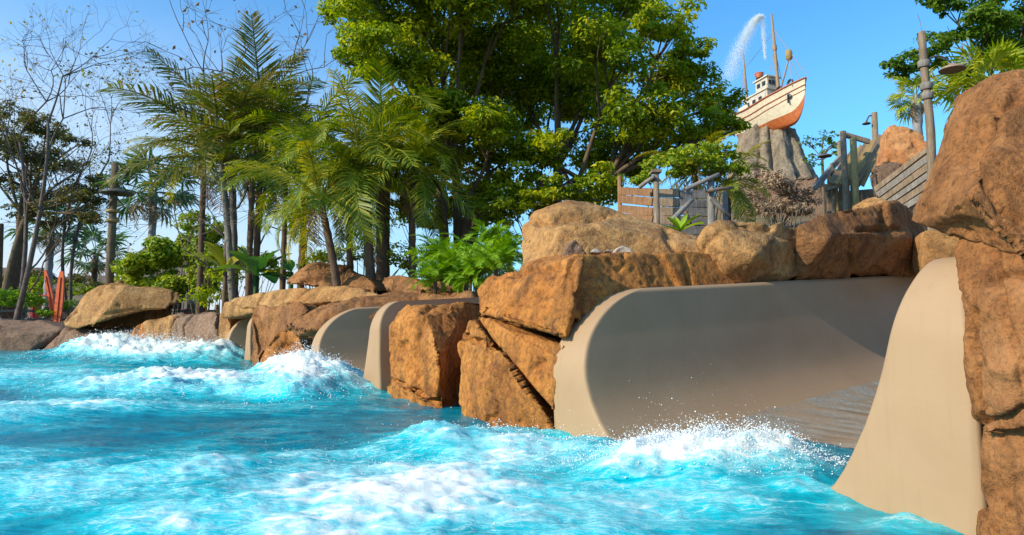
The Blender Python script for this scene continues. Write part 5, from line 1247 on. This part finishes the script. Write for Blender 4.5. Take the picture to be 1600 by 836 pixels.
def ship():
    yaw = math.radians(-68); pitch = math.radians(-4)
    root = thing('ship', 'stranded cream and orange fishing ship perched on the rock peak', 'ship', (PK[0] - 0.1, PK[1] - 0.6, ZTOP - 1.0)); root.rotation_euler = (0, pitch, yaw)
    S = 1.0; L, B = 7.6 * S, 3.5 * S
    def sect(u):                             # u 0 stern .. 1 bow: half beam at deck, keel height, deck height
        hb = B / 2 * (0.82 + 0.18 * math.sin(math.pi * min(1, u * 1.3) )) * (1 - max(0, (u - 0.55) / 0.45) ** 2.2) + 0.03
        keel = 0.0 + 1.5 * S * max(0, (u - 0.80) / 0.2) ** 2.5 + 0.35 * S * max(0, (0.25 - u) / 0.25)
        deck = (2.55 + 1.0 * max(0, (u - 0.35) / 0.65) ** 1.7 + 0.25 * max(0, (0.3 - u) / 0.3)) * S
        return hb, keel, deck
    us = np.linspace(0, 1, 26); rows = []
    prof = np.linspace(0, 1, 13)
    for u in us:
        hb, ke, de = sect(u); row = []
        for s in (-1, 1):
            pr = prof[::-1] if s < 0 else prof[1:]
            for k in pr:
                flare = (k ** 0.55) if u < 0.6 else k ** (0.55 + 0.5 * (u - 0.6) / 0.4)
                row.append([-L / 2 + L * u + 0.35 * S * k * max(0, (u - 0.7) / 0.3), s * hb * flare, ke + (de - ke) * k])
        rows.append(row)
    A = np.array(rows); n, m = A.shape[:2]; V = A.reshape(-1, 3)
    i = np.arange(n - 1)[:, None] * m + np.arange(m - 1)[None, :]; Fq = np.stack([i, i + m, i + m + 1, i + 1], -1).reshape(-1, 4)
    col = np.tile(np.abs(np.arange(m - 1) - (m - 2) / 2), n - 1)          # distance from the keel strip
    def sub(mask, name, mat, sm=True):
        o = link(name, mesh_np(name, V, Fq[mask], sm), mat, root); return o
    sub(col < 4.2, 'hull_bottom', M_HULLO); hull = sub((col >= 4.2), 'hull_side', M_HULLW)
    st = MB(); st.add(V[:m], [list(range(m))]); st.build('transom', M_HULLW, root, origin=(0, 0, 0))
    for kk, (dz, hh, mt) in enumerate([(0.02, 0.16, M_HULLR), (-0.55, 0.10, M_HULLR), (-0.95, 0.07, M_HULLR)]):   # bulwark rail and rubbing strakes
        for s in (-1, 1):
            pts = []
            for u in us:
                hb, ke, de = sect(u); k = max(0.05, 1 + dz * S / (de - ke)); fl = (k ** 0.55) if u < 0.6 else k ** (0.55 + 0.5 * (u - 0.6) / 0.4)
                pts.append([-L / 2 + L * u + 0.35 * S * k * max(0, (u - 0.7) / 0.3), s * (hb * fl + 0.02), ke + (de - ke) * k])
            mb = MB(); mb.tube(np.array(pts), hh * S / 2, 6); mb.build('rail' if kk == 0 else 'rubbing_strake', mt, root, origin=(0, 0, 0))
    dk = np.array([[-L / 2 + L * u + 0.3 * S * max(0, (u - 0.7) / 0.3), s * sect(u)[0] * 0.97, sect(u)[2] - 0.15 * S] for u in us for s in (-1, 1)])
    i = np.arange(n - 1) * 2; o = link('deck', mesh_np('deck', dk, np.stack([i, i + 2, i + 3, i + 1], -1), False), M_MAST, root)
    dz = 2.5 * S
    cab = MB(); cab.box((-0.9 * S, 0, dz + 0.7 * S), (3.0 * S, 1.7 * S, 1.5 * S)); c1 = cab.build('cabin', M_CABIN, root, origin=(0, 0, 0))
    for s in (-1, 1):
        for xx in (-1.9, -1.1, -0.3): mb = MB(); mb.box((xx * S, s * 0.855 * S, dz + 0.85 * S), (0.4 * S, 0.04, 0.4 * S)); mb.build('window', M_DARK, c1, origin=(0, 0, 0))
    cab = MB(); cab.box((-0.2 * S, 0, dz + 2.0 * S), (1.5 * S, 1.35 * S, 1.25 * S)); c2 = cab.build('wheelhouse', M_CABIN, root, origin=(0, 0, 0))
    for yy in (-0.4, 0, 0.4): mb = MB(); mb.box((0.56 * S, yy * S, dz + 2.15 * S), (0.04, 0.3 * S, 0.4 * S)); mb.build('window', M_DARK, c2, origin=(0, 0, 0))
    for s in (-1, 1):
        for xx in (-0.55, 0.1): mb = MB(); mb.box((xx * S, s * 0.685 * S, dz + 2.15 * S), (0.38 * S, 0.04, 0.4 * S)); mb.build('window', M_DARK, c2, origin=(0, 0, 0))
    mb = MB(); mb.box((-0.2 * S, 0, dz + 2.68 * S), (1.8 * S, 1.65 * S, 0.1 * S)); mb.build('wheelhouse_roof', M_HULLW, c2, origin=(0, 0, 0))
    mb = MB(); mb.box((-0.9 * S, 0, dz + 1.48 * S), (3.2 * S, 1.95 * S, 0.09 * S)); mb.build('cabin_roof', M_HULLW, c1, origin=(0, 0, 0))
    mb = MB(); mb.lathe([(0.30 * S, 0), (0.28 * S, 0.9 * S), (0.27 * S, 0.9 * S)], (-1.1 * S, 0, dz + 2.4 * S), 14); fu = mb.build('funnel', M_DARK, root, True, origin=(0, 0, 0))
    mb = MB(); mb.lathe([(0.29 * S, 0), (0.42 * S, 0.45 * S), (0.36 * S, 0.46 * S), (0.1 * S, 0.3 * S)], (-1.1 * S, 0, dz + 3.25 * S), 14); mb.build('funnel_cap', M_HULLR, fu, True, origin=(0, 0, 0))
    mb = MB(); mb.lathe([(0.33 * S, 0), (0.30 * S, 1.1 * S)], (-1.1 * S, 0, dz + 1.45 * S), 14); mb.build('funnel_base', M_CABIN, fu, True, origin=(0, 0, 0))
    def mast(x, h, r, name='mast'): 
        mb = MB(); mb.tube(np.array([[x, 0, dz], [x, 0, dz + h * 0.5], [x, 0, dz + h]]), [r, r * 0.85, r * 0.5], 8); return mb.build(name, M_MAST, root, True, origin=(0, 0, 0))
    m1 = mast(1.05 * S, 8.4 * S, 0.17 * S); mast(-2.9 * S, 6.6 * S, 0.14 * S)
    mb = MB(); mb.lathe([(0.16 * S, 0), (0.2 * S, 0.1 * S), (0.2 * S, 0.5 * S), (0.14 * S, 0.6 * S)], (1.05 * S, 0, dz + 4.9 * S), 10); mb.build('mast_band', M_MAST, m1, True, origin=(0, 0, 0))
    mb = MB(); mb.tube(np.array([[1.05 * S, 0, dz + 0.8 * S], [1.9 * S, 0, dz + 2.2 * S], [2.6 * S, 0, dz + 3.6 * S]]), 0.07 * S, 6); mb.build('boom', M_MAST, root, True, origin=(0, 0, 0))
    mb = MB(); mb.lathe([(0.05, -0.1 * S), (0.28 * S, 0.05 * S), (0.3 * S, 0.6 * S), (0.2 * S, 0.85 * S), (0.05, 0.9 * S)], (2.6 * S, 0, dz + 3.4 * S), 12); mb.build('crows_basket', M_WOODY, root, True, origin=(0, 0, 0))
    for (p, q) in [((1.05, 0, 7.0), (4.3, 0, 1.2)), ((1.05, 0, 6.6), (-3.1, 0, 4.8)), ((1.05, 0, 5.2), (0.6, 1.3, 0.2)), ((1.05, 0, 5.2), (0.6, -1.3, 0.2)), ((2.6, 0, 3.5), (3.3, 0.7, 0.6)), ((2.6, 0, 3.5), (3.3, -0.7, 0.6)), ((-3.1, 0, 4.7), (-4.0, 0, 0.1))]:
        mb = MB(); mb.tube(np.array([[p[0] * S, p[1] * S, dz + p[2] * S], [q[0] * S, q[1] * S, dz + q[2] * S]]), 0.028, 4); mb.build('rigging', M_MAST, root, origin=(0, 0, 0))
    for s in (-1, 1):
        for xx in (1.9, 2.9):
            hb, ke, de = sect(0.5 + xx * S / L); mb = MB(); mb.lathe([(0.30 * S, -0.06), (0.36 * S, -0.02), (0.36 * S, 0.06), (0.2 * S, 0.06), (0.2 * S, -0.06), (0.30 * S, -0.06)], (xx * S, s * hb * 0.6, de + 0.28 * S), 14, Matrix.Rotation(math.radians(90), 4, 'X')); mb.build('tyre_fender', M_DARK, root, True, origin=(0, 0, 0))
        hb, ke, de = sect(0.86); mb = MB(); mb.lathe([(0.02, 0.05), (0.2 * S, 0.04), (0.24 * S, 0.0)], (L * 0.36 + 0.12 * S, s * (hb * 0.82), ke + (de - ke) * 0.72), 12, Matrix.Rotation(math.radians(90 * -s), 4, 'X') ); mb.build('hawse_hole', M_DARK, hull, True, origin=(0, 0, 0))
        mb = MB(); mb.tube(np.array([[L * 0.37, s * hb * 0.9, de * 0.78], [L * 0.365, s * hb * 0.9, de * 0.55]]), 0.07 * S, 6); mb.build('anchor', M_DARK, root, origin=(0, 0, 0))
        mb = MB(); mb.box((-2.2 * S, s * 1.15 * S, dz + 0.45 * S), (1.2 * S, 0.06, 0.7 * S)); mb.build('bulwark_panel', M_HULLW, root, origin=(0, 0, 0))
    return root
ship()
# the jet that shoots out of the funnel and blows away
def jet():
    g = np.random.default_rng(5); A = P(1196, 92, 60); B = P(1191, 26, 60); E = P(1138, 122, 61)
    n1, n2 = 3500, 19000
    t = g.random(n1); up = A + (B - A) * t[:, None] + g.normal(0, 1, (n1, 3)) * (0.05 + 0.10 * t[:, None])
    t = g.random(n2) ** 0.8; c = bez(B, B + np.array([-0.9, 0, 0.3]), E, 40); idx = t * 39; k = np.floor(idx).astype(int).clip(0, 38); f = (idx - k)[:, None]
    dn = c[k] * (1 - f) + c[k + 1] * f + g.normal(0, 1, (n2, 3)) * (0.09 + 0.36 * t[:, None]) * np.array([1, 1, 0.8])
    pts = np.concatenate([up, dn]); r = g.uniform(0.008, 0.017, len(pts))
    droplets('water_jet', 'thin white water jet spouting from the ship funnel and blowing aside', pts, r)
jet()
spray('splash_spray', 'white splash drops at the mouth of the largest slide', [(1115, 733, 210, 18, 12000, 0.10, 0.0010, 0.0045, 1), (1080, 725, 190, 14, 400, 0.34, 0.0012, 0.004, 2)])
spray('splash_spray', 'white splash drops over the mound at the middle slide', [(482, 602, 85, 20, 9000, 0.18, 0.002, 0.008, 3)])
spray('splash_spray', 'white splash drops along the far bank rocks', [(250, 560, 140, 8, 8000, 0.30, 0.004, 0.014, 4)])
spray('splash_spray', 'small bright drops over the broken water in the open pool', [(640, 740, 330, 60, 1500, 0.06, 0.001, 0.0035, 5), (760, 680, 130, 20, 400, 0.07, 0.002, 0.006, 6), (300, 615, 330, 20, 700, 0.08, 0.003, 0.009, 7), (900, 700, 120, 25, 500, 0.10, 0.0015, 0.005, 8)])
